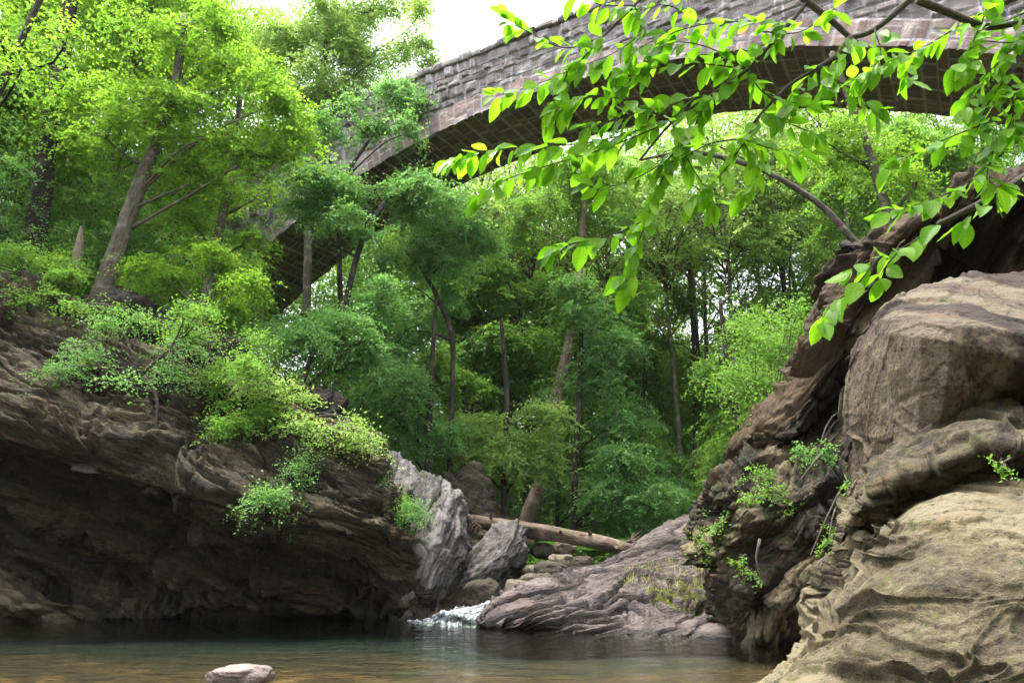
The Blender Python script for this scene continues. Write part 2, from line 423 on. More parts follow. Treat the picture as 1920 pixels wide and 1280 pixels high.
    if joints:
        for ja, (jd, T, A) in enumerate(joints):
            jd = nrm(np.array(jd, float)); x = (Pf@jd)/T+.5*fbm(Pf*.5, seed+71+ja, 2); k = np.floor(x).astype(np.int64); f = x-k
            h += A*((hash1(k, seed+81+ja)-.5)*(1-sstep(.85, 1, f))+(hash1(k+1, seed+81+ja)-.5)*sstep(.85, 1, f))-A*.6*np.exp(-((f-.97)/.03)**2)
    Pf = Pf+Nf*h[:, None]
    if post: Pf = post(Pf)
    u_, v_, n_ = B; q = np.stack([Pf@u_, Pf@v_, Pf@n_+.5*(q[:, 2]-(Pf-Nf*h[:, None])@n_)], 1)   # texture follows the broken surface itself
    org = np.array([Pf[:, 0].mean(), Pf[:, 1].mean(), Pf[:, 2].min()])
    Fc = grid_faces(nr, nc)
    # orient outwards
    if (np.cross(S[1, 0]-S[0, 0], S[0, 1]-S[0, 0])@N[0, 0]) > 0: pass
    else: Fc = Fc[:, ::-1]
    me = mesh_np(name, Pf-org, Fc, mat, True, {'bed': ('POINT', 'FLOAT_VECTOR', q), 'lay': ('POINT', 'FLOAT', lay)})
    o = link(name, me, None, org, label=label, category=cat, group=group, kind=kind)
    return o, Pf.reshape(S.shape)

MR_LEFT = rock_mat('schist_left_cliff', (.022, .0175, .011), (.088, .070, .045), (.30, .255, .18), (.19, .088, .03), .22, .22, .5, .9, 6)
MR_GREY = rock_mat('schist_pale_grey', (.06, .055, .05), (.20, .185, .175), (.42, .40, .38), (.20, .13, .08), .12, .3, .6, 1.2, 4, tint=(1, .98, .95))
MR_LEDGE = rock_mat('schist_purple_ledge', (.030, .023, .021), (.125, .10, .093), (.32, .27, .25), (.22, .15, .10), .3, .12, .2, 1.0, 6, tint=(1, .96, .95))
MR_SLAB = rock_mat('schist_brown_slab', (.018, .011, .006), (.066, .042, .023), (.16, .108, .064), (.11, .06, .025), .35, .12, .15, .9, 6)
MR_BANK = rock_mat('schist_mossy_bank', (.028, .020, .011), (.135, .10, .063), (.34, .275, .19), (.16, .10, .05), .3, .5, .3, 1.2, 5)
MR_BLOCK = rock_mat('schist_block', (.035, .020, .015), (.11, .07, .055), (.25, .205, .16), (.24, .115, .075), .2, .25, .5, 2.4, 2.0)
MR_FORE = rock_mat('schist_foreground', (.035, .027, .015), (.15, .12, .076), (.33, .28, .20), (.22, .15, .07), .2, .36, .5, 2.2, 2.0, mosscol=(.12, .13, .03))

# ================================================================== SETTING
# ---------------- ground: pool bed, valley floor and both banks in one sheet
def ground_z(x, y):
    n = fbm(np.stack([x*.12, y*.12, 0*x], 1), 3, 4)*1.0+fbm(np.stack([x*.6, y*.6, 0*x], 1), 5, 3)*.18
    valley = .7+.045*np.clip(y-20, 0, 200)+.02*np.clip(y-80, 0, 400)
    bed = -.17-.02*np.clip(y-9.5, 0, 9)+.05*fbm(np.stack([x*.7, y*.5, 0*x], 1), 19, 3)-.25*np.exp(-((x-.3)/2.4)**2)*sstep(10, 15, y); bed = np.where(y < 6, -.22+.1*np.clip(6-y, 0, 10), bed)
    t = sstep(18.6, 22.5, y); z = bed*(1-t)+valley*t
    amp = .12+.88*t
    xl = -3.2-.06*np.clip(y-22, 0, 60)
    left = sstep(xl, xl-9, x)*7.2+np.clip(xl-9-x, 0, 60)*.33
    ly = sstep(19.2, 22, y)
    lside = sstep(-19, -24, x)*sstep(0, 14, y)*6
    z = z+left*ly+lside*(1-ly)
    xr = np.interp(y, [0, 5, 9, 13, 16, 22, 40, 90], [3.4, 4.2, 5.4, 7.0, 8.0, 9.5, 14, 22])
    right = sstep(xr, xr+5, x)*5.2+np.clip(x-xr-5, 0, 60)*.28
    z = z+right
    z = z+17*sstep(-3, -20, y)+9*sstep(-16, -30, x)*sstep(18, 4, y)  # unseen slopes behind and left of the view, raised to block low sky light
    return z+n*amp*.8
gx = np.sinh(np.linspace(-5.2, 5.2, 260))*5; gy = np.concatenate([np.linspace(-200, -8, 14), np.linspace(-6, 46, 200), 46+(np.exp(np.linspace(0, 5.0, 70))-1)*4.2+.4])
X, Yg = np.meshgrid(gx, gy); Z = ground_z(X.ravel(), Yg.ravel())
def m_ground():
    m = MT('forest_floor'); tc = m.n('ShaderNodeTexCoord').outputs['Object']
    a = m.noise(tc, .8, 6); b = m.noise(tc, 9, 6, .7); z = m.n('ShaderNodeSeparateXYZ', {0: tc}).outputs[2]
    soil = m.mix(b, (.035, .025, .016), (.12, .085, .05))
    grn = m.mix(b, (.02, .045, .008), (.06, .12, .02))
    col = m.mix(m.ramp(a, [(.42, (0, 0, 0)), (.6, (1, 1, 1))]), soil, grn)
    peb = m.n('ShaderNodeTexVoronoi', {'Vector': tc, 'Scale': 5.0}); pc = m.n('ShaderNodeSeparateColor', {0: peb.outputs['Color']}).outputs[0]
    bedc = m.mix(pc, (.016, .009, .0035), (.135, .072, .027))
    bedc = m.mix(m.ramp(m.noise(m.vscale(tc, (1, .8, 1)), 1.1, 6, .65), [(.38, (0, 0, 0)), (.6, (1, 1, 1))]), bedc, (.03, .018, .007))
    yy = m.n('ShaderNodeSeparateXYZ', {0: tc}).outputs[1]     # brown gravel near; farther out, colour darkened for light lost in deep water
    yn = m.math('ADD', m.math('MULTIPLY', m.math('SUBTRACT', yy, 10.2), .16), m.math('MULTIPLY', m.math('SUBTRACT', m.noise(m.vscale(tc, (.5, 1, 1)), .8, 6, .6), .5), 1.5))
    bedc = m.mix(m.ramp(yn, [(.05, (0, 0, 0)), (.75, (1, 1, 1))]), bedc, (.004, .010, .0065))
    fac = m.ramp(z, [(.0, (1, 1, 1)), (.15, (0, 0, 0))])
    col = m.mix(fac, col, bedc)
    return m.done(col, .9, b, .7, .08)
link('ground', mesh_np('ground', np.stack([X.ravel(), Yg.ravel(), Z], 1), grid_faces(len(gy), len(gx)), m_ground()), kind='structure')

# ---------------- water
def m_water():
    m = MT('pool_water'); tc = m.n('ShaderNodeTexCoord').outputs['Object']
    v = m.vscale(tc, (1, 1.7, 1))
    a = m.noise(v, 1.6, 3, .5, .4); b = m.noise(v, 6.5, 3, .5, .6)
    h = m.math('ADD', m.math('MULTIPLY', a, .6), m.math('MULTIPLY', b, .22))
    bn = m.n('ShaderNodeBump', {'Height': h, 'Strength': .75, 'Distance': .085}).outputs[0]
    fr = m.n('ShaderNodeFresnel', {'IOR': 1.33, 'Normal': bn}).outputs[0]
    gl = m.n('ShaderNodeBsdfGlossy', {'Color': (1, 1, 1, 1), 'Roughness': .04, 'Normal': bn})
    tr = m.n('ShaderNodeBsdfTransparent', {'Color': (.90, .96, .84, 1)})
    x = m.n('ShaderNodeMixShader', {0: fr, 1: tr.outputs[0], 2: gl.outputs[0]})
    m.t.links.new(x.outputs[0], m.out.inputs['Surface'])
    vol = m.n('ShaderNodeVolumeAbsorption', {'Color': (.45, .62, .42, 1), 'Density': .9})
    return m.m
wx = np.linspace(-45, 9, 260); wy = np.linspace(-3, 19.8, 150)
X, Yg = np.meshgrid(wx, wy)
Zw = .006*fbm(np.stack([X.ravel()*1.2, Yg.ravel()*2.2, 0*X.ravel()], 1), 9, 3)
link('water', mesh_np('water', np.stack([X.ravel(), Yg.ravel(), Zw], 1), grid_faces(len(wy), len(wx)), m_water()), kind='structure')

# ================================================================== BRIDGE
BY, BD, BS0, BZ, BR, BW, BT = 1.04, 20.05, 11.356, 17.2, 28.476, 3.52, 2.6
bd = np.array([-math.sin(BY), math.cos(BY), 0]); bn_ = np.array([math.cos(BY), math.sin(BY), 0])
BO = bn_*BD+bd*BS0           # crown of the arch, front face, at z = 0
def bpt(s, w, z): return BO[None]+np.outer(s, bd)+np.outer(w, bn_)+np.outer(z, [0, 0, 1.])
def masonry(u, v, w, h, seed, jit=.35, mort=.03):
    """running bond with uneven courses -> stone random, distance to joint, height"""
    vv = v/h+jit*.5*fbm(np.stack([u*.12, 0*u, v*0+seed], 1), seed, 2)
    vv = vv+.22*np.sin(vv*2.1+seed)
    k = np.floor(vv).astype(np.int64); fv = vv-k
    ww = w*(.7+.6*hash1(k, seed+1))
    uu = u/ww+hash1(k, seed+2)*5; uu = uu+.28*vnoise(np.stack([uu*.9, k*3.3, uu*0], 1), seed+4)
    j = np.floor(uu).astype(np.int64); fu = uu-j
    r = _h(k, j, k*0+1, seed+5)
    d = np.minimum(np.minimum(fu, 1-fu)*ww, np.minimum(fv, 1-fv)*h)
    return r, d, _h(k, j, k*0+2, seed+6)
def bridge_mat(name, cols, mort, streak=0, stain=None, grime=.4):
    cols = [tuple(x*.5 for x in c) for c in cols]; mort = tuple(x*.6 for x in mort)
    m = MT(name); r = m.attr('sid', 'Fac'); mo = m.attr('mort', 'Fac'); bed = m.attr('bed')
    col = m.ramp(r, [(i/(len(cols)-1), c) for i, c in enumerate(cols)])
    f = m.noise(bed, 9, 7, .7); g = m.noise(bed, .55, 5, .6)
    col = m.mix(m.ramp(f, [(.3, (.0, 0, 0)), (.75, (.7, .7, .7))]), col, m.mix(1.0, col, (1.6, 1.5, 1.45), 'MULTIPLY'))
    col = m.mix(m.math('MULTIPLY', m.ramp(g, [(.46, (0, 0, 0)), (.62, (1, 1, 1))]), grime), col, (.032, .028, .028))
    col = m.mix(m.math('MULTIPLY', mo, .85), col, mort)
    if streak:
        s = m.noise(m.vscale(bed, (2.6, 2.6, .22)), 2.2, 4, .6, .2)
        col = m.mix(m.math('MULTIPLY', m.ramp(s, [(.55, (0, 0, 0)), (.66, (1, 1, 1))]), streak), col, (.48, .44, .45))
    return m.done(col, .9, m.math('ADD', m.math('MULTIPLY', f, 1.0), m.math('MULTIPLY', mo, -.5)), .7, .05)
MB_FACE = bridge_mat('rubble_masonry', [(.11, .10, .105), (.28, .26, .265), (.20, .165, .15), (.40, .38, .39)], (.36, .34, .33), .5)
MB_RING = bridge_mat('arch_ring_stone', [(.24, .165, .145), (.38, .27, .24), (.20, .16, .155), (.48, .39, .36)], (.45, .42, .40), .9, grime=.2)
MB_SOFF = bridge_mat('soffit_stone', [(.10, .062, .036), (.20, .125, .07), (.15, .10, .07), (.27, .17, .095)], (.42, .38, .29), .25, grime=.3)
broot = empty('stone_arch_bridge', tuple(BO+np.array([0, 0, BZ-12])), 'high weathered stone arch bridge spanning the creek gorge', 'bridge')
borg = np.array(broot.location)
def bpanel(name, S, T, fn, size, mat, seed, depth=.05, rough=.03, wall=True):
    """S,T 1D params -> fn(s,t) gives position, normal, u, v"""
    a, b = np.meshgrid(S, T); a = a.ravel(); b = b.ravel()
    P, N, u, v = fn(a, b)
    r, d, hh = masonry(u, v, size[0], size[1], seed)
    mo = 1-sstep(.012, .045, d)
    h = depth*(hh-.5)*1.6*sstep(0, .09, d)-depth*.8*mo+rough*fbm(np.stack([u, v, hh*9], 1)*4, seed, 3)*sstep(0, .06, d)
    P = P+N*h[:, None]
    q = np.stack([u, u*0, v], 1)
    me = mesh_np(name, P-borg, grid_faces(len(T), len(S)), mat, True, {'sid': ('POINT', 'FLOAT', r), 'mort': ('POINT', 'FLOAT', mo), 'bed': ('POINT', 'FLOAT_VECTOR', q)})
    return link(name, me, broot)
PH = math.radians(58); RING = .85
def f_soffit(a, b):
    s = BR*np.sin(a); z = BZ-BR+BR*np.cos(a)
    N = -(np.outer(np.sin(a), bd)+np.outer(np.cos(a), [0, 0, 1.]))
    return bpt(s, b, z), N, b+a*0, a*BR
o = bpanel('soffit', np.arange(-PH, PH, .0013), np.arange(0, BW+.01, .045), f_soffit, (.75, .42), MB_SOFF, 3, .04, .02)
def ring_at(w, sg):
    def f(a, b):
        s = (BR+b)*np.sin(a); z = BZ-BR+(BR+b)*np.cos(a)
        return bpt(s, w+0*s-sg*.03, z), np.tile(-bn_*sg, (len(a), 1)), b+5, a*BR
    return f
bpanel('arch_ring', np.arange(-PH, PH, .0013), np.arange(0, RING+.01, .05), ring_at(0, 1), (.95, .40), MB_RING, 8, .05)
bpanel('arch_ring', np.arange(-PH, PH, .004), np.arange(0, RING+.01, .12), ring_at(BW, -1), (.95, .40), MB_RING, 9, .05)
SL, ZT = 30.0, BZ+BT
def f_face(w, sg):
    def f(a, b):
        lo = np.where(np.abs(a) < (BR+RING)*math.sin(PH), BZ-BR+np.sqrt(np.maximum((BR+RING)**2-a*a, 0)), 2.0)-.03
        z = lo+(ZT-lo)*b
        return bpt(a, w+0*a+sg*.04, z), np.tile(-bn_*sg, (len(a), 1)), a, z
    return f
o = bpanel('spandrel_wall', np.arange(-SL, SL, .05), np.linspace(0, 1, 150), f_face(0, 1), (.56, .34), MB_FACE, 21, .10, .05)
bpanel('spandrel_wall', np.arange(-SL, SL, .2), np.linspace(0, 1, 50), f_face(BW, -1), (.75, .36), MB_FACE, 22, .09, .05)
# coping of rough stones along each edge and the deck between them
def coping(w0, seed):
    rs = R_(seed); parts = []; s = -SL
    Vs, Fs, Q = [], [], []; o = 0; sid = []
    while s < SL:
        L = rs.uniform(.35, .95); hh = rs.uniform(.16, .34); c = bpt(np.array([s+L/2]), np.array([w0+rs.uniform(-.05, .05)]), np.array([ZT+hh/2-.03]))[0]
        u = np.linspace(-1, 1, 7); g = np.array([(x, y, z) for x in u for y in u for z in u if max(abs(x), abs(y), abs(z)) > .99])
        from_sq = nrm(g)*1.25; g2 = g*.72+from_sq*.28
        P = g2*np.array([L*.5, .27, hh*.5]); P += P*0.16*fbm(g*1.3+seed+s, seed, 3)[:, None]
        idx = {tuple(np.round(p, 3)): i for i, p in enumerate(g)}
        fc = []
        for ax in range(3):
            for sg in (-1, 1):
                for i in range(6):
                    for j in range(6):
                        qd = []
                        for di, dj in ((0, 0), (1, 0), (1, 1), (0, 1)):
                            p = [0, 0, 0]; p[ax] = sg; p[(ax+1) % 3] = u[i+di]; p[(ax+2) % 3] = u[j+dj]
                            qd.append(idx[tuple(np.round(p, 3))])
                        fc.append(qd if sg > 0 else qd[::-1])
        th = rs.uniform(-.06, .06)
        W_ = c+np.outer(P[:, 0], bd)+np.outer(P[:, 1], bn_)+np.outer(P[:, 2]+P[:, 0]*th, [0, 0, 1.])
        Vs.append(W_); Fs.append(np.array(fc)+o); o += len(P); sid += [rs.rand()]*len(P); Q.append(W_)
        s += L+rs.uniform(0, .05)
    V = np.concatenate(Vs)
    me = mesh_np('coping', V-borg, np.concatenate(Fs), MB_FACE, True, {'sid': ('POINT', 'FLOAT', sid), 'mort': ('POINT', 'FLOAT', np.zeros(len(V))), 'bed': ('POINT', 'FLOAT_VECTOR', V)})
    link('coping', me, broot)
coping(.22, 4); coping(BW-.22, 6)
a = np.linspace(-SL, SL, 60); dk = np.concatenate([bpt(a, a*0+.45, a*0+ZT-.25), bpt(a, a*0+BW-.45, a*0+ZT-.25)])
link('deck', mesh_np('deck', dk-borg, grid_faces(2, 60), MB_FACE), broot)

# ================================================================== ROCKS
# ---- left cliff
B_L = basis(24, -8)
def row(ps, Y): return [(p[0], p[1], (y if y is None else y)) for p, y in zip(ps, Y)]
xs = [-620, -380, -200, 0, 120, 240, 400, 520, 620, 700, 760, 795]
top_y = [400, 440, 480, 515, 535, 552, 618, 688, 742, 812, 915, 1010]
rows = [
 row(zip(xs, top_y), [19.5]*4+[19.5, 19.3, 19.2, 19.2, 19.2, 19.3, 19.4, 19.6]),
 row(zip(xs, [480, 510, 545, 590, 612, 640, 700, 760, 800, 856, 940, 1030]), [18.0, 18, 18, 17.9, 17.9, 18.0, 18.1, 18.3, 18.3, 18.4, 18.6, 19.2]),
 row(zip(xs, [600, 620, 650, 690, 715, 745, 790, 830, 862, 900, 968, 1045]), [17.2, 17.2, 17.0, 16.9, 16.9, 17.0, 17.3, 17.6, 17.7, 17.8, 18.1, 18.9]),
 row(zip(xs, [720, 740, 760, 790, 820, 850, 885, 908, 925, 945, 1000, 1062]), [16.4, 16.3, 16.1, 16.0, 16.0, 16.1, 16.4, 16.8, 17.0, 17.3, 17.8, 18.7]),
 row(zip(xs, [800, 810, 825, 850, 880, 915, 950, 965, 975, 990, 1030, 1080]), [16.4, 16.2, 16.0, 15.9, 15.9, 15.9, 16.1, 16.5, 16.8, 17.2, 17.7, 18.6]),
 row(zip(xs, [860, 870, 880, 900, 925, 960, 990, 1000, 1010, 1025, 1060, 1098]), [17.0, 17.0, 16.9, 16.8, 16.8, 16.8, 16.9, 17.1, 17.2, 17.5, 17.9, 18.5]),
 row(zip(xs, [960, 965, 970, 980, 1000, 1030, 1050, 1058, 1062, 1070, 1090, 1115]), [17.7, 17.7, 17.7, 17.6, 17.6, 17.6, 17.7, 17.8, 17.8, 17.9, 18.1, 18.5]),
 row(zip(xs, [1060, 1062, 1065, 1070, 1085, 1098, 1104, 1106, 1108, 1112, 1122, 1135]), [17.7, 17.7, 17.7, 17.7, 17.9, 18.2, 18.3, 18.3, 18.3, 18.4, 18.4, 18.6]),
 row(zip(xs, [1125]*5+[1130, 1134, 1136, 1138, 1140, 1144, 1150]), [17.4]*4+[17.6, 17.9, 18.1, 18.2, 18.2, 18.2, 18.3, 18.5]),
 row(zip(xs, [1166]*5+[1164, 1162, 1160, 1160, 1159, 1158, 1157]), [None]*12),
]
rock('cliff', 'broad dark overhanging layered cliff on the left of the pool', 'rock cliff', rows, MR_LEFT, B_L,
     [(1.5, .7), (.5, .30), (.17, .09)], .04, seed=11, lump=(.4, .38), fac=((2.4, .42), (.9, .14), (.35, .04)), flat=2.6, cracks=((.12, 1.3, .26, 5.0), (.35, 3.6, .12, 4.0)), fine=(.05, 2.6), back=(4.5, 1.6), warp=.5, joints=[((.8, .5, .25), 2.6, .22)])

# ---- grey leaning boulder and the smaller one beside it
B_G = basis(62, 200)
rows = [
 [(672, 850, 21.2), (700, 848, 20.8), (745, 856, 20.5), (790, 875, 20.4), (830, 892, 20.5), (858, 925, 21.0)],
 [(672, 900, 20.4), (705, 895, 20.0), (750, 900, 19.8), (795, 912, 19.7), (838, 930, 19.8), (872, 962, 20.4)],
 [(680, 960, 19.8), (720, 960, 19.4), (765, 965, 19.2), (805, 975, 19.1), (843, 990, 19.3), (874, 1010, 20.0)],
 [(695, 1020, 19.4), (735, 1025, 19.0), (775, 1030, 18.8), (808, 1040, 18.8), (838, 1052, 19.0), (862, 1068, 19.7)],
 [(715, 1090, 19.1), (745, 1092, 18.8), (775, 1096, 18.6), (800, 1100, 18.6), (820, 1108, 18.8), (836, 1118, 19.4)],
 [(725, 1160, None), (748, 1161, None), (768, 1161, None), (784, 1160, None), (796, 1159, None), (806, 1157, None)],
]
rock('boulder', 'tall pale grey boulder leaning against the end of the left cliff', 'boulder', rows, MR_GREY, B_G,
     [(.7, .20), (.25, .06)], .033, seed=23, fac=((.9, .12), (.3, .025)), cracks=((.25, 1.6, .07, 3), (.7, 4, .03, 3)), lump=(.28, .9), fine=(.05, 4), back=(1.6, .8))
rows = [
 [(868, 1040, 20.8), (890, 1020, 20.8), (920, 998, 20.7), (948, 982, 20.7), (970, 984, 20.9), (984, 1005, 21.4)],
 [(862, 1070, 20.3), (888, 1050, 20.0), (920, 1030, 19.9), (950, 1016, 19.9), (972, 1018, 20.2), (986, 1028, 21)],
 [(858, 1095, 20.0), (884, 1082, 19.6), (914, 1066, 19.5), (942, 1052, 19.6), (962, 1048, 20.0), (978, 1050, 20.6)],
 [(858, 1112, 20.0), (880, 1108, 19.7), (906, 1096, 19.6), (930, 1082, 19.7), (950, 1072, 20.1), (965, 1068, 20.6)],
 [(862, 1124, 20.6), (882, 1126, 20.4), (905, 1122, 20.3), (925, 1112, 20.3), (945, 1098, 20.5), (960, 1088, 20.8)],
]
rock('boulder', 'grey slanting boulder with a rounded top lying under the fallen log', 'boulder', rows, MR_GREY, basis(40, 205),
     [(.5, .15), (.18, .05)], .033, seed=29, fac=((.6, .08), (.2, .02)), cracks=((.3, 1.6, .06, 3), (.7, 4, .03, 3)), lump=(.16, 1.1), fine=(.04, 4), back=(.9, 1.0))
# dark wet rocks behind the cascade
rows = [
 [(790, 1098, 20.4), (830, 1085, 20.4), (870, 1095, 20.4), (910, 1092, 20.4), (945, 1100, 20.4), (975, 1110, 20.4)],
 [(790, 1120, 19.8), (830, 1112, 19.6), (870, 1116, 19.6), (905, 1108, 19.4), (935, 1112, 19.5), (965, 1122, 19.6)],
 [(790, 1145, 19.4), (830, 1138, 19.3), (870, 1136, 19.2), (905, 1132, 19.2), (935, 1134, 19.2), (960, 1140, 19.2)],
 [(790, 1162, None), (830, 1160, None), (870, 1160, None), (905, 1160, None), (935, 1160, None), (960, 1160, None)],
]
rock('wet_rock', 'low dark wet rock the little cascade slips over', 'rock', rows, MR_LEFT, basis(30, 190),
     [(.5, .2), (.2, .1)], .04, seed=37, lump=(.15, 1.2), back=(1.5, .6))

# ---- low ledge in the middle
rows = [
 [(895, 1158, 16.4), (950, 1112, 17.6), (1030, 1078, 19.2), (1110, 1060, 19.6), (1180, 1030, 20.4), (1240, 992, 21.2), (1300, 960, 21.8), (1350, 950, 22), (1430, 950, 22)],
 [(898, 1160, 16.2), (960, 1120, 16.9), (1040, 1092, 17.9), (1120, 1074, 18.3), (1190, 1052, 18.9), (1250, 1026, 19.4), (1310, 1005, 19.6), (1360, 1000, 19.7), (1430, 1000, 19.7)],
 [(902, 1163, 16.1), (970, 1132, 16.4), (1050, 1108, 17.0), (1130, 1092, 17.2), (1200, 1078, 17.5), (1260, 1066, 17.6), (1320, 1056, 17.7), (1370, 1052, 17.7), (1430, 1052, 17.7)],
 [(908, 1166, 16.0), (980, 1145, 16.0), (1060, 1126, 16.2), (1140, 1114, 16.3), (1210, 1108, 16.4), (1270, 1104, 16.4), (1330, 1102, 16.4), (1380, 1100, 16.4), (1430, 1100, 16.4)],
 [(915, 1169, 16.0), (990, 1158, 15.7), (1070, 1148, 15.6), (1150, 1142, 15.5), (1220, 1140, 15.5), (1280, 1142, 15.4), (1340, 1144, 15.4), (1390, 1146, 15.4), (1430, 1146, 15.4)],
 [(925, 1176, None), (1000, 1180, None), (1080, 1184, None), (1160, 1187, None), (1230, 1190, None), (1290, 1192, None), (1350, 1195, None), (1400, 1197, None), (1440, 1198, None)],
]
led, led_S = rock('rock_ledge', 'low grey ledge of flowing layers sloping into the back of the pool', 'rock ledge', rows, MR_LEDGE, basis(14, 205),
     [(.45, .16), (.16, .05)], .026, seed=41, ridge=0, cracks=((.16, 2.2, .22, 4.5), (.4, 5.0, .10, 4.0)), fac=((1.8, .05), (.4, .012)), flat=3.5, lump=(.16, .8), fine=(.025, 4), back=(2.0, .7), warp=.4, wf=.5)

# ---- right side: leaning slab, mossy bank, block, ledge, foreground rock
e0 = [(2160, 150), (2050, 205), (1925, 268), (1835, 318), (1745, 372), (1668, 415), (1614, 450), (1580, 530), (1548, 625), (1490, 720), (1440, 810)]
Y0 = [8.4, 8.8, 9.3, 9.8, 10.3, 10.8, 11.2, 11.7, 12.1, 12.6, 13.0]
r1 = [(2160, 230), (2060, 270), (1950, 315), (1870, 355), (1790, 400), (1712, 446), (1650, 500), (1612, 575), (1575, 665), (1515, 755), (1462, 835)]
r2 = [(2160, 420), (2070, 430), (1975, 440), (1905, 455), (1835, 480), (1765, 520), (1705, 580), (1655, 655), (1610, 735), (1548, 815), (1490, 880)]
r3 = [(2160, 560), (2080, 570), (1995, 580), (1930, 590), (1870, 605), (1810, 635), (1755, 685), (1700, 750), (1650, 820), (1585, 885), (1520, 935)]
r4 = [(2160, 720), (2080, 730), (2010, 740), (1950, 750), (1900, 760), (1850, 780), (1800, 820), (1750, 870), (1690, 920), (1630, 970), (1560, 1000)]
rows = [row(e0, [y+.15 for y in Y0]), row(r1, [y-.25 for y in Y0]), row(r2, [y+.35 for y in Y0]), row(r3, [y+1.1 for y in Y0]), row(r4, [y+1.9 for y in Y0])]
rock('leaning_slab', 'big warm brown slab leaning out high on the right bank', 'rock slab', rows, MR_SLAB, basis(52, 170),
     [(.95, .30), (.30, .10)], .03, seed=53, lump=(.2, .5), fine=(.03, 3), back=(2.2, 1.0), warp=.35, fac=((1.8, .34), (.6, .10), (.22, .03)), flat=2.0, cracks=((.14, 1.3, .2, 4.0), (.4, 3.5, .07, 3.0)))
rows = [
 [(1425, 838, 13.5), (1470, 800, 13.3), (1540, 770, 13.0), (1610, 720, 12.6), (1680, 680, 12.2), (1760, 640, 11.8)],
 [(1352, 885, 13.0), (1420, 872, 12.7), (1500, 862, 12.4), (1580, 830, 12.1), (1660, 790, 11.8), (1740, 760, 11.5)],
 [(1338, 935, 12.8), (1410, 930, 12.2), (1490, 922, 11.9), (1570, 905, 11.6), (1650, 880, 11.3), (1740, 860, 11.0)],
 [(1352, 990, 12.8), (1420, 990, 12.2), (1495, 985, 11.7), (1570, 975, 11.3), (1650, 960, 11.0), (1740, 950, 10.8)],
 [(1368, 1050, 12.8), (1430, 1050, 12.2), (1500, 1048, 11.7), (1570, 1045, 11.3), (1650, 1040, 11.0), (1740, 1040, 10.8)],
 [(1370, 1110, 12.7), (1430, 1112, 12.0), (1500, 1112, 11.7), (1570, 1110, 11.6), (1650, 1110, 11.6), (1740, 1110, 11.4)],
 [(1374, 1165, 12.8), (1430, 1170, 12.3), (1500, 1172, 12.2), (1570, 1172, 12.2), (1650, 1172, 12.2), (1740, 1172, 12.0)],
 [(1385, 1203, None), (1440, 1208, None), (1505, 1209, None), (1570, 1209, None), (1650, 1209, None), (1740, 1209, None)],
]
bank, bank_S = rock('mossy_rock', 'craggy mossy rock with a dark undercut foot right of the ledge', 'rock', rows, MR_BANK, basis(58, 185),
     [(.5, .24), (.17, .09)], .026, seed=61, fac=((1.1, .34), (.4, .12), (.15, .03)), flat=1.9, cracks=((.3, 1.6, .18, 4.0), (.8, 3.5, .07, 3.0)), lump=(.2, .9), fine=(.07, 3.2), back=(1.8, 1.0), warp=.5)
rows = [
 [(1668, 570, 8.6), (1690, 556, 8.9), (1745, 530, 9.1), (1805, 509, 9.2), (1870, 514, 9.2), (1940, 516, 9.1), (2060, 512, 9.0)],
 [(1660, 585, 8.3), (1682, 575, 8.2), (1735, 572, 8.1), (1805, 560, 8.1), (1870, 566, 8.1), (1940, 570, 8.0), (2060, 575, 8.0)],
 [(1655, 600, 8.2), (1676, 600, 7.9), (1728, 606, 7.5), (1785, 612, 7.25), (1860, 620, 7.2), (1940, 632, 7.1), (2060, 640, 7.0)],
 [(1653, 625, 8.2), (1672, 626, 7.85), (1728, 632, 7.42), (1780, 640, 7.25), (1860, 660, 7.2), (1940, 676, 7.15), (2060, 690, 7.1)],
 [(1650, 720, 8.4), (1672, 720, 8.1), (1728, 722, 7.62), (1775, 722, 7.4), (1860, 722, 7.45), (1940, 730, 7.45), (2060, 740, 7.4)],
 [(1650, 800, 8.6), (1672, 800, 8.3), (1724, 790, 7.85), (1765, 775, 7.6), (1860, 775, 7.75), (1940, 790, 7.8), (2060, 800, 7.8)],
 [(1648, 880, 8.8), (1670, 880, 8.5), (1715, 870, 8.05), (1750, 850, 8.0), (1860, 840, 8.4), (1940, 850, 8.4), (2060, 860, 8.4)],
]
rock('boulder', 'large square-cut boulder with a flat light top wedged on the right bank', 'boulder', rows, MR_BLOCK, basis(70, 20),
     [(.5, .03)], .014, seed=71, lump=(.05, 1.0), fine=(.016, 6), back=(.8, .5), lin=True, fac=((1.1, .06), (.35, .012)), flat=1.2, ridge=0, cracks=((.4, .9, .05, 1.8),))
rows = [
 [(1632, 905, 7.9), (1680, 850, 7.9), (1740, 800, 8.0), (1800, 768, 8.0), (1870, 752, 8.0), (1940, 762, 8.0), (2060, 770, 8.0)],
 [(1630, 915, 7.4), (1678, 878, 7.2), (1738, 840, 7.1), (1800, 812, 7.1), (1870, 800, 7.0), (1940, 806, 7.0), (2060, 815, 7.0)],
 [(1632, 930, 7.1), (1680, 900, 6.85), (1740, 872, 6.7), (1800, 852, 6.6), (1870, 838, 6.6), (1940, 840, 6.6), (2060, 850, 6.6)],
 [(1636, 950, 7.2), (1684, 925, 7.0), (1740, 900, 6.9), (1800, 882, 6.9), (1870, 868, 6.9), (1940, 870, 7.0), (2060, 880, 7.0)],
 [(1640, 990, 7.6), (1690, 975, 7.5), (1740, 960, 7.5), (1800, 945, 7.5), (1870, 930, 7.5), (1940, 930, 7.5), (2060, 930, 7.5)],
]
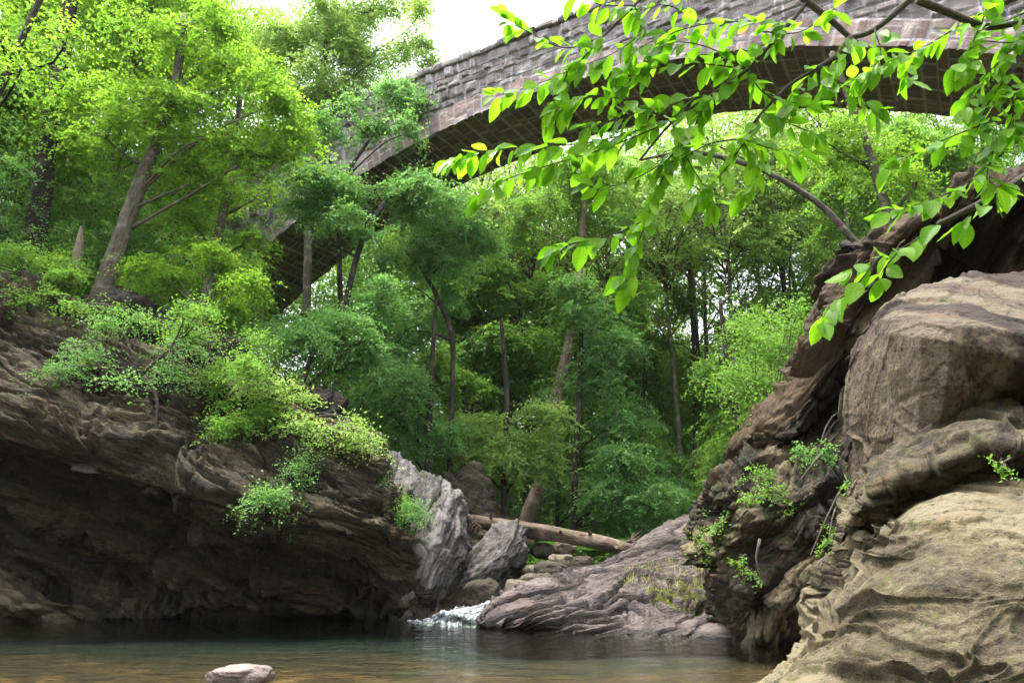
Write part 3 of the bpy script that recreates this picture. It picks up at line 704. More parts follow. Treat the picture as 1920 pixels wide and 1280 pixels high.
rock('layered_rock', 'rough layered rock sandwiched between the square boulder and the foreground rock', 'rock', rows, MR_FORE, basis(22, 185),
     [(.26, .10), (.09, .03)], .014, seed=79, lump=(.12, 1.5), fine=(.015, 6), back=(.6, .5), warp=.25, wf=.7, fac=((.7, .12), (.25, .02)), flat=2.2, cracks=((.4, 2.4, .06, 3.0), (1.0, 5, .02, 2.5)), ridge=0)
rows = [
 [(1680, 990, 6.9), (1715, 945, 7.0), (1770, 915, 7.1), (1845, 893, 7.2), (1925, 866, 7.2), (2060, 820, 7.2)],
 [(1690, 1005, 6.5), (1730, 975, 6.4), (1780, 950, 6.4), (1855, 935, 6.4), (1935, 915, 6.4), (2080, 880, 6.4)],
 [(1695, 1060, 6.2), (1740, 1040, 5.95), (1785, 1020, 5.85), (1865, 1005, 5.8), (1945, 990, 5.7), (2100, 970, 5.7)],
 [(1645, 1110, 6.15), (1705, 1100, 5.75), (1770, 1090, 5.55), (1860, 1080, 5.45), (1950, 1070, 5.35), (2110, 1060, 5.3)],
 [(1622, 1158, 6.05), (1690, 1155, 5.65), (1760, 1150, 5.45), (1860, 1145, 5.3), (1950, 1140, 5.2), (2130, 1130, 5.1)],
 [(1596, 1210, 5.95), (1670, 1212, 5.45), (1750, 1212, 5.2), (1860, 1210, 5.05), (1960, 1205, 4.95), (2140, 1200, 4.85)],
 [(1520, 1272, 5.9), (1620, 1278, 5.3), (1740, 1280, 5.0), (1860, 1280, 4.85), (1970, 1280, 4.75), (2150, 1280, 4.65)],
 [(1400, 1400, 5.6), (1560, 1400, 5.1), (1720, 1400, 4.8), (1860, 1400, 4.65), (1990, 1400, 4.5), (2170, 1400, 4.4)],
]
rock('foreground_rock', 'big tan rock with wavy layers filling the lower right foreground', 'rock', rows, MR_FORE, basis(7, 200),
     [(.6, .13)], .0115, seed=83, lump=(.16, .9), fine=(.012, 7), back=(1.2, 1.0), warp=.34, wf=.7, fac=((.9, .04), (.25, .010)), flat=2.2, ridge=.0, cracks=((.22, 2.2, .07, 3.4), (.5, 5, .04, 2.6)))

# ---- loose stones
def stone_mesh(seed, n=40):
    th = np.linspace(0, math.pi, n); ph = np.linspace(0, 2*math.pi, n*2, endpoint=False)
    A, B_ = np.meshgrid(th, ph, indexing='ij'); d = np.stack([np.sin(A)*np.cos(B_), np.sin(A)*np.sin(B_), np.cos(A)], -1).reshape(-1, 3)
    e = np.sign(d)*np.abs(d)**.75; h = 1+.30*fbm(d*1.4+seed*3, seed, 3)+.05*fbm(d*7, seed+2, 3)
    V = e*h[:, None]*.5
    f = grid_faces(n, n*2, True)
    return V, f, d
def stone(name, label, px, py, Y, wpx, hpx, mat, seed, depth=.7, group=None, cat='stone', rot=0, buried=.2):
    m = mpp(py, Y if Y else at(px, py)[1]); c = np.array(at(px, py, Y))
    V, f, d = stone_mesh(seed); S = np.array([wpx*m, wpx*m*depth, hpx*m/(1-buried)])
    ca, sa = math.cos(rot), math.sin(rot); V = V*S
    V = np.stack([V[:, 0]*ca-V[:, 2]*sa, V[:, 1], V[:, 0]*sa+V[:, 2]*ca], 1); V[:, 2] += S[2]*(.5-buried)
    me = mesh_np(name, V, f, mat, True, {'bed': ('POINT', 'FLOAT_VECTOR', V*2+seed), 'lay': ('POINT', 'FLOAT', np.full(len(V), R_(seed).rand()))})
    return link(name, me, None, c, label=label, category=cat, group=group)
MR_PINK = rock_mat('pinkish_stone', (.14, .10, .09), (.34, .25, .225), (.55, .43, .39), (.3, .2, .17), .1, 0, .3, 3, 2, tint=(1, 1, 1))
MR_STONE = rock_mat('creek_stone', (.10, .08, .065), (.22, .18, .15), (.38, .33, .28), (.26, .17, .1), .2, .15, .3, 2, 2)
stone('stone', 'pinkish rounded stone poking out of the shallow water in front', 449, 1273, None, 112, 25, MR_PINK, 6, .8, buried=.35)
for i, (px, py, Y, w, h, lb) in enumerate([
    (1052, 1056, 20.2, 44, 26, 'pointed light stone below the middle of the fallen log'),
    (1092, 1056, 20.4, 40, 20, 'squat tan stone just right of the pointed light stone'),
    (1036, 1073, 19.6, 66, 28, 'broad flat beige stone at the head of the ledge'),
    (1004, 1072, 20.4, 42, 20, 'small grey stone beside the slanting boulder'),
    (1000, 1090, 19.2, 52, 24, 'tan oval stone in the stony gap left of the ledge'),
    (968, 1100, 19.0, 40, 20, 'dark stone at the foot of the slanting boulder'),
    (962, 1118, 18.2, 36, 18, 'wet brown stone beside the cascade inlet'),
    (1020, 1034, 21.6, 46, 22, 'shadowed brown stone directly under the log'),
    (1060, 1028, 22.2, 40, 20, 'small stone in the shade right behind the pointed stone'),
    (905, 1118, 18.9, 66, 44, 'rounded brown boulder at the mouth of the cascade')]):
    stone('stone', lb, px, py+h*.35, Y, w, h, MR_LEFT if px < 200 else MR_STONE, 10+i, .8, 'loose stones along the creek', rot=.1*math.sin(i*2.3))
# dark rubble behind the grey boulder
rows = [
 [(820, 915, 26), (850, 885, 26), (880, 888, 26), (905, 915, 26), (930, 955, 26), (955, 985, 26)],
 [(820, 940, 25), (850, 915, 25), (880, 920, 25), (905, 940, 25), (930, 970, 25), (955, 992, 25)],
 [(820, 1010, 24), (850, 1000, 24), (880, 1000, 24), (905, 1005, 24), (930, 1015, 24), (955, 1020, 24)],
]
rock('rock_mound', 'dark rubble mound behind the tall grey boulder', 'rock', rows, MR_LEFT, basis(30, 10), [(.6, .4), (.2, .15)], .06, seed=97, lump=(.5, .9), back=(2, 1))

# ---- fallen log with a splintered end
lg = [at(868, 968, 21.8), at(905, 978, 21.6), at(985, 992, 21.4), (at(1060, 1003, 21.2)), at(1130, 1016, 21.0), at(1186, 1028, 20.6)]
org = np.array(lg[0])
lroot = empty('fallen_log', org, 'bare reddish fallen tree trunk lying across the creek boulders', 'log')
tube_obj('trunk', [tube(lg, [.09, .17, .21, .20, .19, .12], 24, .04, .17, 5)], BK_LOG, None, (0, 0, 0))
o = bpy.context.scene.objects[-1] if False else [x for x in C.objects if x.name.startswith('trunk')][-1]
me = o.data
co = np.empty(len(me.vertices)*3, np.float32); me.vertices.foreach_get('co', co); co = co.reshape(-1, 3)-org.astype(np.float32); me.vertices.foreach_set('co', co.ravel()); me.update()
o.parent = lroot
rs = R_(4); sp = []
for i in range(26):
    a = np.array(at(1165+rs.uniform(-6, 18), 1022+rs.uniform(-10, 12), 20.7)); d = np.array([rs.uniform(.1, .5), rs.uniform(-.2, .2), rs.uniform(-.15, .3)])
    sp.append(tube([a, a+d*.6+rs.normal(size=3)*.03, a+d], [.035, .02, .004], 5, .1, 0, i))
for i in range(22):
    a = np.array(at(885+rs.uniform(-10, 14), 985+rs.uniform(-6, 18), 21.3)); d = np.array([rs.uniform(-.25, .2), rs.uniform(-.2, .1), rs.uniform(-.3, .45)])
    sp.append(tube([a, a+d*.5+rs.normal(size=3)*.05, a+d], [.03, .02, .004], 5, .1, 0, i))
rs = R_(14)
for k in range(5):
    f_ = [.25, .45, .58, .74, .88][k]; c_ = cr(np.array(lg), 50)[int(f_*49)]; d = nrm(np.array([rs.uniform(-.3, .3), -.6, rs.uniform(-.2, .9)]))
    V, fs, Bq = tube([c_+d*.08, c_+d*.24, c_+d*(.28+.14*rs.rand())], [.06, .045, .02], 8, .05, .2, k)
    link('branch_stub', mesh_np('branch_stub', V-org, fs, BK_LOG, True, {'bed': ('POINT', 'FLOAT_VECTOR', Bq)}), lroot)
for grp in (sp[:26], sp[26:]):
    V, fs, Bq = join(grp)
    link('splinter', mesh_np('splinter', V-org, fs, BK_LOG, True, {'bed': ('POINT', 'FLOAT_VECTOR', Bq)}), lroot)

# ---- cascade
def m_foam():
    m = MT('white_water'); tc = m.n('ShaderNodeTexCoord').outputs['Object']
    a = m.noise(m.vscale(m.attr('bed'), (2.2, 16, 1)), 1.6, 6, .7)
    col = m.mix(m.ramp(a, [(.35, (0, 0, 0)), (.6, (1, 1, 1))]), (.05, .065, .07), (.40, .42, .44))
    b = m.noise(m.vscale(m.attr('bed'), (1.1, 9, 1)), 1.3, 5, .65)
    m.done(col, .35, a, .6, .04); bs = m.out.inputs['Surface'].links[0].from_socket
    tr = m.n('ShaderNodeBsdfTransparent', {'Color': (.9, .95, .95, 1)})
    x = m.n('ShaderNodeMixShader', {0: m.ramp(b, [(.40, (0, 0, 0)), (.55, (1, 1, 1))]), 1: tr.outputs[0], 2: bs})
    m.t.links.new(x.outputs[0], m.out.inputs['Surface'])
    return m.m
ctrl = np.array([[at(935, 1120, 18.6), at(945, 1122, 18.6), at(952, 1128, 18.4), at(958, 1134, 18.2)],
                 [at(895, 1136, 18.2), at(905, 1140, 18.1), at(915, 1143, 17.9), at(925, 1147, 17.8)],
                 [at(845, 1146, 18.0), at(860, 1142, 17.8), at(885, 1150, 17.5), at(905, 1158, 17.2)],
                 [at(815, 1152, 17.9), at(835, 1150, 17.5), at(860, 1156, 17.2), at(890, 1163, 16.9)],
                 [(x := at(800, 1160))[:2]+(.03,), at(825, 1163)[:2]+(.05,), at(855, 1166)[:2]+(.04,), at(895, 1168)[:2]+(.02,)],
                 [at(760, 1163)[:2]+(-.03,), at(800, 1167)[:2]+(-.02,), at(850, 1172)[:2]+(-.03,), at(905, 1172)[:2]+(-.04,)]])
S = cr(ctrl, 90); S = cr(S.transpose(1, 0, 2), 60).transpose(1, 0, 2).reshape(-1, 3)
FU = np.stack([np.repeat(np.linspace(0, 6, 90), 60), np.tile(np.linspace(0, 1, 60), 90)*3, np.zeros(5400)], 1); FL = fbm(FU*np.array([1.2, 5, 1]), 12, 4, .6)
S = S+np.stack([0*S[:, 0], -.05*fbm(S*5, 3, 5), .05*fbm(S*np.array([4, 4, 8]), 7, 5, .7)+.12*FL], 1)
link('waterfall', mesh_np('waterfall', S, grid_faces(90, 60), m_foam(), True, {'bed': ('POINT', 'FLOAT_VECTOR', FU)}), kind='structure')

# ================================================================== GRASS AND SMALL PLANTS
def blades(name, label, c, rx, ry, n, hgt, mat, seed, zfn=None, kind='stuff'):
    rs = R_(seed); a = rs.rand(n)*2*math.pi; q = np.sqrt(rs.rand(n))
    P = np.array(c)[None]+np.stack([np.cos(a)*q*rx, np.sin(a)*q*ry, 0*a], 1)
    if zfn is not None: P[:, 2] = zfn(P)
    h = hgt*(.5+rs.rand(n)); l = rs.normal(size=(n, 3))*.35*h[:, None]; l[:, 2] = h
    w = np.stack([np.cos(a*7), np.sin(a*7), 0*a], 1)*.008
    V = np.stack([P-w, P+w, P+l*.6+w*.6, P+l*.6-w*.6, P+l*np.array([1.5, 1.5, .95])], 1).reshape(-1, 3)
    i = np.arange(n)[:, None]*5
    F4 = i+np.array([[0, 1, 2, 3]]); F3 = i+np.array([[3, 2, 4]])
    org = np.array(c)
    me = mesh_np(name, V-org, [F4, F3], mat, False, {'rnd': ('FACE', 'FLOAT', np.tile(rs.rand(n), 2))})
    return link(name, me, None, org, label=label, category='grass', kind=kind)
def nearest_z(S):
    Q = S[::2, ::2].reshape(-1, 3); Q = Q[Q[:, 1] < 22]
    def f(P):
        out = np.empty(len(P))
        for i in range(0, len(P), 500):
            d = ((P[i:i+500, None, :2]-Q[None, :, :2])**2).sum(-1); out[i:i+500] = Q[d.argmin(1), 2]
        return out
    return f
M_GRASS = leaf_mat('grass_yellow_green', [(.10, .16, .02), (.20, .24, .05), (.30, .26, .10)], .35)
M_MOSS = leaf_mat('moss_green', [(.07, .12, .006), (.13, .18, .008), (.20, .23, .015)], .3, .8, .1)
c = at(1250, 1085, 17.0); blades('grass', 'yellow green grass tuft on the middle ledge', c, 1.0, .8, 420, .13, M_GRASS, 3, nearest_z(led_S))
c = at(1330, 1092, 16.6); blades('grass', 'short dry grass near the right end of the ledge', c, .9, .7, 420, .07, M_GRASS, 4, nearest_z(led_S))
c = at(1315, 1122, 16.0); blades('moss', 'bright moss cushion on the ledge beside the mossy rock', c, 1.1, .5, 6500, .03, M_MOSS, 5, nearest_z(led_S))

def shrub(name, label, cat, blobs, Y, leafm, cover, lmat, seed, bmat=BK_LIMB, group=None, stems=None, **kw):
    """low plant or bush: stems fan out from its foot to the leaf clumps"""
    rs = R_(seed+50); ch, cs = make_crown(blobs, Y, leafm, cover, rs, **kw)
    b0 = blobs[0]; foot = np.array(stems if stems is not None else at(b0[0], b0[1]+b0[3]*1.0, Y+.3))
    root = empty(name, foot, label, cat, group); parts = []
    for c, pc, _a, _b in cs:
        m_ = (foot+c)/2+rs.normal(size=3)*.08+np.array([0, 0, .08]); parts.append(tube([foot, m_, c], [.022, .014, .006], 5, .25, 0, seed))
        if pc is not None and len(pc):
            for j in rs.choice(len(pc), min(5, len(pc)), False): parts.append(tube([c, (c+pc[j])/2+rs.normal(size=3)*.03, pc[j]], [.006, .004, .002], 4, .3, 0, seed))
    V, fs, B = join(parts)
    link('stems', mesh_np('stems', V-foot, fs, bmat, True, {'bed': ('POINT', 'FLOAT_VECTOR', B)}), root)
    link('foliage', leaves_mesh('foliage', ch, lmat, foot), root)
    return root
SP = dict(spray=.32, per=12, flat=.72)
# on the left cliff
shrub('shrub', 'dark layered shrub hanging off the upper left cliff face', 'shrub', [(190, 655, 85, 16), (120, 690, 70, 14), (230, 610, 70, 18), (260, 700, 50, 14)], 16.7, .07, .5, M_DEEP, 1, stems=at(265, 700, 17.4), **SP)
shrub('shrub', 'bright green shrub spilling over the cliff edge below the leaning trunk', 'shrub', [(400, 620, 70, 24), (340, 585, 70, 20), (440, 680, 50, 30), (405, 740, 30, 40), (480, 640, 46, 22)], 17.2, .07, .6, M_MID, 2, stems=at(330, 650, 18.2), **SP)
shrub('shrub', 'yellow green ferny shrub on the cliff top beside the thin trunk', 'shrub', [(330, 515, 70, 24), (400, 480, 60, 22), (300, 560, 60, 16), (450, 545, 60, 26)], 19.6, .08, 1.5, M_BRIGHT, 3, stems=at(380, 590, 19.8), **SP)
shrub('shrub', 'bright trailing shrub on the cliff nose above the grey boulder', 'shrub', [(560, 740, 74, 22), (610, 790, 70, 28), (655, 845, 44, 32), (510, 712, 50, 20), (680, 800, 30, 16)], 17.7, .075, .62, M_PALE, 4, stems=at(560, 790, 18.6), **SP)
shrub('shrub', 'mid green shrub in the cleft on the left cliff', 'shrub', [(480, 690, 45, 26), (500, 770, 40, 30), (440, 800, 34, 26), (400, 820, 26, 20)], 17.3, .065, 1.2, M_MID, 5, stems=at(460, 770, 18.2), **SP)
shrub('shrub', 'low leafy undergrowth at the far left cliff top', 'shrub', [(60, 500, 110, 18), (-40, 490, 90, 22), (140, 520, 50, 12)], 19.8, .08, 1.4, M_MID, 6, stems=at(60, 520, 20.2), **SP)
shrub('shrub', 'ground hugging greenery draped over the upper left cliff shoulder', 'shrub', [(110, 560, 90, 18), (210, 575, 60, 18), (30, 545, 70, 14), (290, 610, 40, 16)], 18.4, .07, .4, M_MID, 31, stems=at(150, 570, 19.0), **SP)
shrub('shrub', 'leafy trailing plant between the pale root and the bright shrub', 'shrub', [(330, 650, 40, 30), (300, 690, 34, 20), (350, 700, 30, 24)], 17.0, .06, .4, M_DEEP, 32, stems=at(325, 640, 17.8), **SP)
shrub('fern', 'small dark fern clump in the crack below the cleft', 'fern', [(500, 932, 38, 12), (480, 945, 24, 8)], 16.4, .06, 2.0, M_DEEP, 7, stems=at(500, 950, 17.0), **SP)
shrub('ivy', 'thin ivy strand hanging down the dark cliff corner', 'ivy', [(560, 880, 10, 60), (548, 930, 12, 40), (575, 960, 8, 30)], 16.9, .05, 1.1, M_DEEP, 8, stems=at(556, 830, 17.4), **SP)
shrub('ivy', 'green ivy growing over the shoulder of the cliff corner', 'ivy', [(680, 890, 30, 26), (720, 940, 26, 24), (745, 970, 16, 14)], 18.3, .06, 1.2, M_MID, 9, stems=at(690, 910, 18.7), **SP)
shrub('ivy', 'patch of ivy on the face of the tall grey boulder', 'ivy', [(770, 960, 22, 26), (710, 900, 12, 22), (785, 1010, 14, 18)], 18.9, .05, .8, M_DEEP, 10, stems=at(765, 990, 19.2), **SP)
# on the right bank
shrub('shrub', 'light green weeds on the upper shelf of the mossy rock', 'weeds', [(1440, 905, 36, 24), (1470, 930, 28, 22), (1410, 925, 18, 16)], 12.0, .05, .6, M_MID, 11, stems=at(1440, 950, 12.3), spray=.16, per=18)
shrub('shrub', 'fresh green weeds hanging beside the big tan rock', 'weeds', [(1600, 930, 16, 60), (1570, 980, 24, 30), (1620, 880, 16, 30), (1560, 1010, 18, 16)], 10.9, .045, .5, M_MID, 12, stems=at(1610, 900, 11.3), spray=.14, per=16)
shrub('shrub', 'dark leafy plant in the cleft under the leaning slab', 'weeds', [(1530, 835, 22, 24), (1510, 850, 20, 16), (1620, 770, 20, 20)], 11.7, .05, .8, M_DEEP, 13, stems=at(1530, 860, 12.2), spray=.16, per=18)
shrub('shrub', 'tiny green plants at the left foot of the mossy rock', 'weeds', [(1400, 1075, 16, 12), (1440, 1085, 20, 10), (1385, 1045, 10, 12)], 12.0, .045, .6, M_MID, 14, stems=at(1410, 1090, 12.4), spray=.1, per=14)
shrub('shrub', 'small plants sprouting where the ledge meets the mossy rock', 'weeds', [(1350, 985, 14, 16), (1345, 1020, 12, 18)], 13.0, .05, 1.0, M_MID, 15, stems=at(1352, 1040, 13.3), **SP)
shrub('shrub', 'few green leaves in the gap above the tan foreground rock', 'weeds', [(1885, 878, 22, 8)], 6.9, .035, 1.0, M_MID, 16, stems=at(1885, 892, 7.1), spray=.08, per=10)
shrub('shrub', 'airy bush on the shoulder of the leaning slab, against the far wood', 'bush', [(1440, 640, 60, 50), (1400, 700, 46, 40), (1480, 600, 40, 36), (1430, 760, 36, 40)], 15.0, .06, 1.0, M_MID, 17, stems=at(1440, 830, 14.6))
# hanging roots
def strands(name, label, lst, Y, rpx, mat):
    org = np.array(at(*lst[0][0], Y)); parts = []
    for i, l in enumerate(lst):
        pp = [at(p[0], p[1], Y+.05*math.sin(i+k)) for k, p in enumerate(l)]
        parts.append(tube(pp, [rpx*mpp(800, Y)*(1-.6*k/(len(pp)-1)) for k in range(len(pp))], 6, .12, .1, i))
    tube_obj(name, parts, mat, None, tuple(org), label=label, category='root')
strands('root', 'pale root hanging down the left cliff face', [[(270, 705), (292, 740), (293, 790), (283, 862)], [(265, 700), (320, 650), (345, 600)]], 16.3, 4, BK_LIMB)
strands('root', 'thin bare roots draped over the mossy rock', [[(1600, 830), (1640, 800)], [(1650, 850), (1590, 900), (1555, 960), (1520, 1040)], [(1540, 850), (1500, 900)], [(1425, 1010), (1418, 1050), (1430, 1085)]], 11.0, 3, BK_LIMB)

# ================================================================== TREES
tree('tree', 'dark straight trunk with yellow green leaves at the far left', 'tree', [(58, 490, 32), (75, 380, 27), (88, 280, 24), (108, 150, 22), (132, 0, 20), (160, -200, 17)],
     [(10, 200, 80, 90), (190, 120, 46, 50), (20, 60, 90, 80), (150, 225, 70, 50), (-60, 400, 90, 70), (120, 450, 40, 20), (240, -60, 150, 50)], 24, .125, 1.2, M_BRIGHT, BK_DARK, 1)
tree('tree', 'grey trunk leaning right from the left cliff top under bright leaves', 'tree', [(195, 535, 27), (232, 430, 22), (268, 330, 19), (300, 250, 15), (330, 150, 12), (345, 30, 10)],
     [(330, 190, 120, 60), (430, 120, 110, 70), (420, 250, 110, 60), (230, 160, 80, 60), (200, 260, 60, 36), (500, 200, 70, 70), (400, 330, 90, 34), (350, 50, 110, 50), (480, 290, 60, 40)], 21, .12, 1.0, M_BRIGHT, BK_GREY, 2)
tree('tree', 'slim grey trunk standing between the leaning trunk and the bridge', 'tree', [(380, 590, 17), (400, 480, 14), (420, 390, 12), (440, 300, 9), (450, 180, 6)],
     [(480, 370, 60, 30), (360, 420, 50, 26), (470, 450, 50, 24), (340, 480, 50, 22), (330, 530, 40, 20)], 22.5, .10, 1.2, M_BRIGHT, BK_GREY, 3)
tree('tree', 'thin near branchy trunk crossing the top left corner', 'tree', [(-90, 330, 14), (0, 165, 11), (38, 80, 9), (75, 0, 8), (120, -100, 6)],
     [(40, 130, 60, 20), (-20, 60, 60, 30), (130, 60, 70, 18)], 14, .09, .8, M_BRIGHT, BK_DARK, 4)
tree('tree', 'tall airy tree rising behind the leaves just left of the open sky', 'tree', [(575, 560, 12), (580, 400, 11), (590, 250, 10), (610, 100, 8), (640, -60, 6)],
     [(520, 90, 100, 80), (620, 60, 90, 80), (700, 120, 80, 60), (640, 180, 90, 46), (760, 60, 50, 60), (560, 170, 80, 50), (720, 20, 90, 40), (790, 100, 30, 40), (600, -20, 120, 40)], 27.5, .11, 1.1, M_PALE, BK_GREY, 5)
tree('tree', 'mid green tree filling the left slope behind the dark trunk', 'tree', [(300, 520, 16), (290, 400, 14), (280, 250, 12), (260, 60, 9)],
     [(120, 330, 130, 80), (260, 380, 100, 60), (330, 300, 100, 60), (180, 420, 90, 50), (420, 60, 90, 70), (60, 150, 120, 100), (220, 60, 50, 20), (300, 130, 100, 60)], 31, .14, 1.6, M_BRIGHT, BK_GREY, 6)
tree('tree', 'shaded deep green tree low on the left slope behind the trunks', 'tree', [(150, 540, 16), (150, 450, 14), (150, 380, 12)],
     [(60, 440, 120, 50), (230, 470, 110, 46), (340, 440, 80, 50), (140, 390, 120, 40)], 30, .14, 1.6, M_DEEP, BK_DARK, 7)
# bluish bushes in front of the bridge
tree('tree', 'small glossy leaved sapling standing against the bridge face', 'tree', [(640, 640, 8), (636, 450, 7), (640, 350, 6), (700, 250, 4)],
     [(745, 215, 46, 50), (690, 260, 40, 30), (640, 220, 40, 36), (570, 250, 34, 40), (770, 250, 26, 30)], 24.5, .11, 1.4, M_DEEP, BK_DARK, 8)
tree('tree', 'dense bluish green tree over the left foot of the bridge', 'tree', [(640, 660, 10), (650, 560, 9), (680, 450, 8), (720, 380, 6)],
     [(700, 345, 100, 40), (620, 390, 80, 46), (780, 370, 70, 40), (690, 410, 60, 24), (800, 330, 40, 22), (560, 400, 40, 24)], 23.5, .10, 1.8, M_DEEP, BK_DARK, 9)
tree('tree', 'round bluish green bush behind the left cliff nose', 'tree', [(560, 740, 8), (580, 680, 7), (600, 620, 5)],
     [(550, 622, 70, 26), (640, 615, 70, 30), (600, 665, 100, 32), (700, 660, 60, 40), (730, 570, 40, 40)], 21.8, .09, 1.9, M_DEEP, BK_GREY, 10)
tree('tree', 'forked dark tree below the arch with bluish leaf masses', 'tree', [(845, 960, 9), (843, 850, 8), (848, 720, 7), (845, 620, 7), (800, 520, 5), (760, 470, 3)],
     [(830, 420, 70, 60), (790, 490, 60, 46), (730, 540, 50, 50), (860, 500, 60, 60), (760, 620, 60, 50), (900, 440, 50, 40)], 27, .10, 1.5, M_DEEP, BK_DARK, 11)
tree('tree', 'slender dark stem with grey green leaves left of the grey boulder', 'tree', [(800, 890, 8), (806, 770, 8), (812, 650, 6), (818, 560, 4)],
     [(770, 720, 70, 50), (720, 760, 60, 50), (800, 800, 70, 50), (740, 830, 60, 36), (700, 700, 40, 40)], 26, .10, 1.5, M_DEEP, BK_DARK, 12)
# centre of the valley
tree('tree', 'tall pale pinkish trunk leaning right in the middle of the wood', 'tree', [(985, 985, 24), (1012, 905, 18), (1035, 810, 16), (1050, 720, 16), (1072, 620, 12), (1088, 500, 9), (1095, 380, 8), (1100, 250, 6)],
     [(1050, 350, 80, 60), (1160, 420, 80, 50), (980, 420, 60, 60), (1100, 250, 110, 50), (1160, 560, 60, 40)], 30, .12, 1.0, M_MID, BK_PALE, 13)
tree('tree', 'leafy maple with light clumps behind the fallen log', 'tree', [(945, 975, 9), (945, 860, 8), (950, 740, 7), (940, 600, 5)],
     [(950, 840, 70, 36), (1000, 800, 60, 36), (900, 790, 60, 34), (960, 880, 50, 24), (1030, 850, 40, 30), (880, 860, 40, 30)], 27.5, .11, 1.7, M_PALE, BK_DARK, 14)
tree('tree', 'dark drooping tree right of the pale trunk', 'tree', [(1075, 990, 10), (1078, 880, 9), (1085, 760, 8), (1090, 620, 6), (1080, 540, 4)],
     [(1120, 700, 70, 60), (1150, 800, 70, 60), (1140, 620, 60, 50), (1180, 900, 90, 50), (1220, 950, 80, 40), (1130, 960, 70, 30), (1080, 560, 50, 46), (1150, 880, 60, 40)], 29, .11, 1.6, M_DEEP, BK_DARK, 15)
tree('tree', 'middle wood tree with green layers left of the pale trunk', 'tree', [(985, 960, 8), (990, 800, 8), (992, 690, 7), (970, 560, 5)],
     [(960, 640, 80, 50), (900, 600, 70, 50), (1000, 560, 70, 50), (930, 520, 80, 46), (880, 690, 70, 46), (1000, 700, 60, 36), (860, 560, 50, 50)], 33, .13, 1.6, M_MID, BK_DARK, 16)
tree('tree', 'slim straight trunk with fresh leaves left of the fallen log', 'tree', [(880, 930, 7), (872, 800, 6), (868, 690, 5)],
     [(870, 740, 60, 40), (830, 690, 60, 50), (900, 800, 60, 40), (850, 850, 50, 40), (820, 900, 50, 30)], 31, .12, 1.5, M_MID, BK_DARK, 17)
tree('tree', 'two thin dark stems under leaves at the right of the pale trunk', 'tree', [(1045, 985, 6), (1048, 900, 6), (1052, 800, 5), (1060, 700, 4)],
     [(1060, 760, 50, 40), (1040, 660, 50, 40), (1100, 840, 50, 40), (1230, 860, 50, 50)], 34, .13, 1.3, M_MID, BK_DARK, 18)
tree('tree', 'thin upright tree in the bright gap on the right', 'tree', [(1303, 960, 7), (1303, 850, 6), (1302, 720, 5), (1298, 600, 5), (1290, 470, 4)],
     [(1290, 560, 60, 40), (1340, 620, 50, 36), (1250, 640, 46, 40), (1320, 740, 46, 30), (1260, 500, 50, 36), (1290, 800, 60, 30)], 36, .13, 1.1, M_MID, BK_DARK, 19)
tree('tree', 'slanting thin tree in front of the bright clearing', 'tree', [(1290, 950, 5), (1262, 850, 5), (1240, 740, 4), (1215, 640, 3)],
     [(1230, 700, 50, 40), (1250, 780, 46, 34), (1210, 620, 40, 34), (1280, 880, 50, 30)], 40, .15, 1.1, M_PALE, BK_GREY, 20)
tree('tree', 'stout dark trunk beside the right bank rocks', 'tree', [(1392, 900, 11), (1386, 820, 10), (1376, 750, 9), (1360, 660, 7), (1350, 560, 5)],
     [(1380, 800, 60, 30), (1330, 860, 50, 40), (1400, 700, 60, 36), (1340, 700, 46, 30), (1380, 600, 50, 40), (1320, 940, 40, 30)], 27, .11, 1.2, M_MID, BK_DARK, 21)
tree('tree', 'grey misty tree high in the gap under the arch', 'tree', [(1475, 900, 7), (1478, 700, 6), (1470, 540, 5), (1465, 400, 4), (1450, 300, 3)],
     [(1430, 400, 90, 50), (1500, 440, 60, 50), (1380, 460, 70, 46), (1460, 330, 80, 40), (1530, 380, 60, 46), (1400, 540, 50, 26)], 34, .13, .95, M_PALE, BK_DARK, 22)
tree('tree', 'pale bright tree glowing behind the hanging beech leaves', 'tree', [(1330, 900, 6), (1325, 700, 5), (1320, 500, 4), (1310, 380, 3)],
     [(1310, 420, 80, 50), (1250, 470, 60, 50), (1340, 350, 90, 40), (1240, 380, 60, 40), (1200, 500, 50, 50)], 42, .16, 1.1, M_PALE, BK_GREY, 23)
tree('tree', 'dark leaning pole trunk on the right bank under the arch', 'tree', [(1672, 430, 13), (1655, 370, 12), (1628, 280, 10), (1600, 205, 9), (1560, 100, 8)],
     [(1580, 300, 50, 30), (1660, 300, 60, 40), (1540, 260, 50, 30), (1720, 340, 50, 30)], 16, .08, 1.2, M_BRIGHT, BK_LIMB, 24)
tree('tree', 'bare curved trunk arching left from the leaning slab', 'tree', [(1615, 470, 11), (1590, 440, 10), (1545, 390, 9), (1480, 345, 8), (1410, 312, 7), (1300, 285, 6), (1200, 300, 3)],
     [(1240, 300, 40, 20)], 14, .07, .8, M_MID, BK_LIMB, 25)
tree('tree', 'far right green tree seen through the arch above the slab', 'tree', [(1760, 520, 8), (1755, 420, 8), (1740, 300, 6)],
     [(1720, 270, 90, 50), (1820, 260, 90, 40), (1760, 320, 80, 40), (1640, 340, 60, 50), (1640, 260, 60, 40), (1580, 360, 60, 60), (1560, 470, 40, 60), (1900, 250, 60, 30)], 27, .12, 1.5, M_MID, BK_GREY, 26)
# stump
def stump():
    p = [(140, 535), (142, 500), (148, 460), (152, 425)]; pp = [at(a, b, 20.5) for a, b in p]
    tube_obj('tree_stump', [tube(pp, [.16, .14, .12, .03], 12, .08, .12, 3)], BK_PALE, None, pp[0], label='broken pale snag standing left of the leaning trunk', category='snag')
stump()

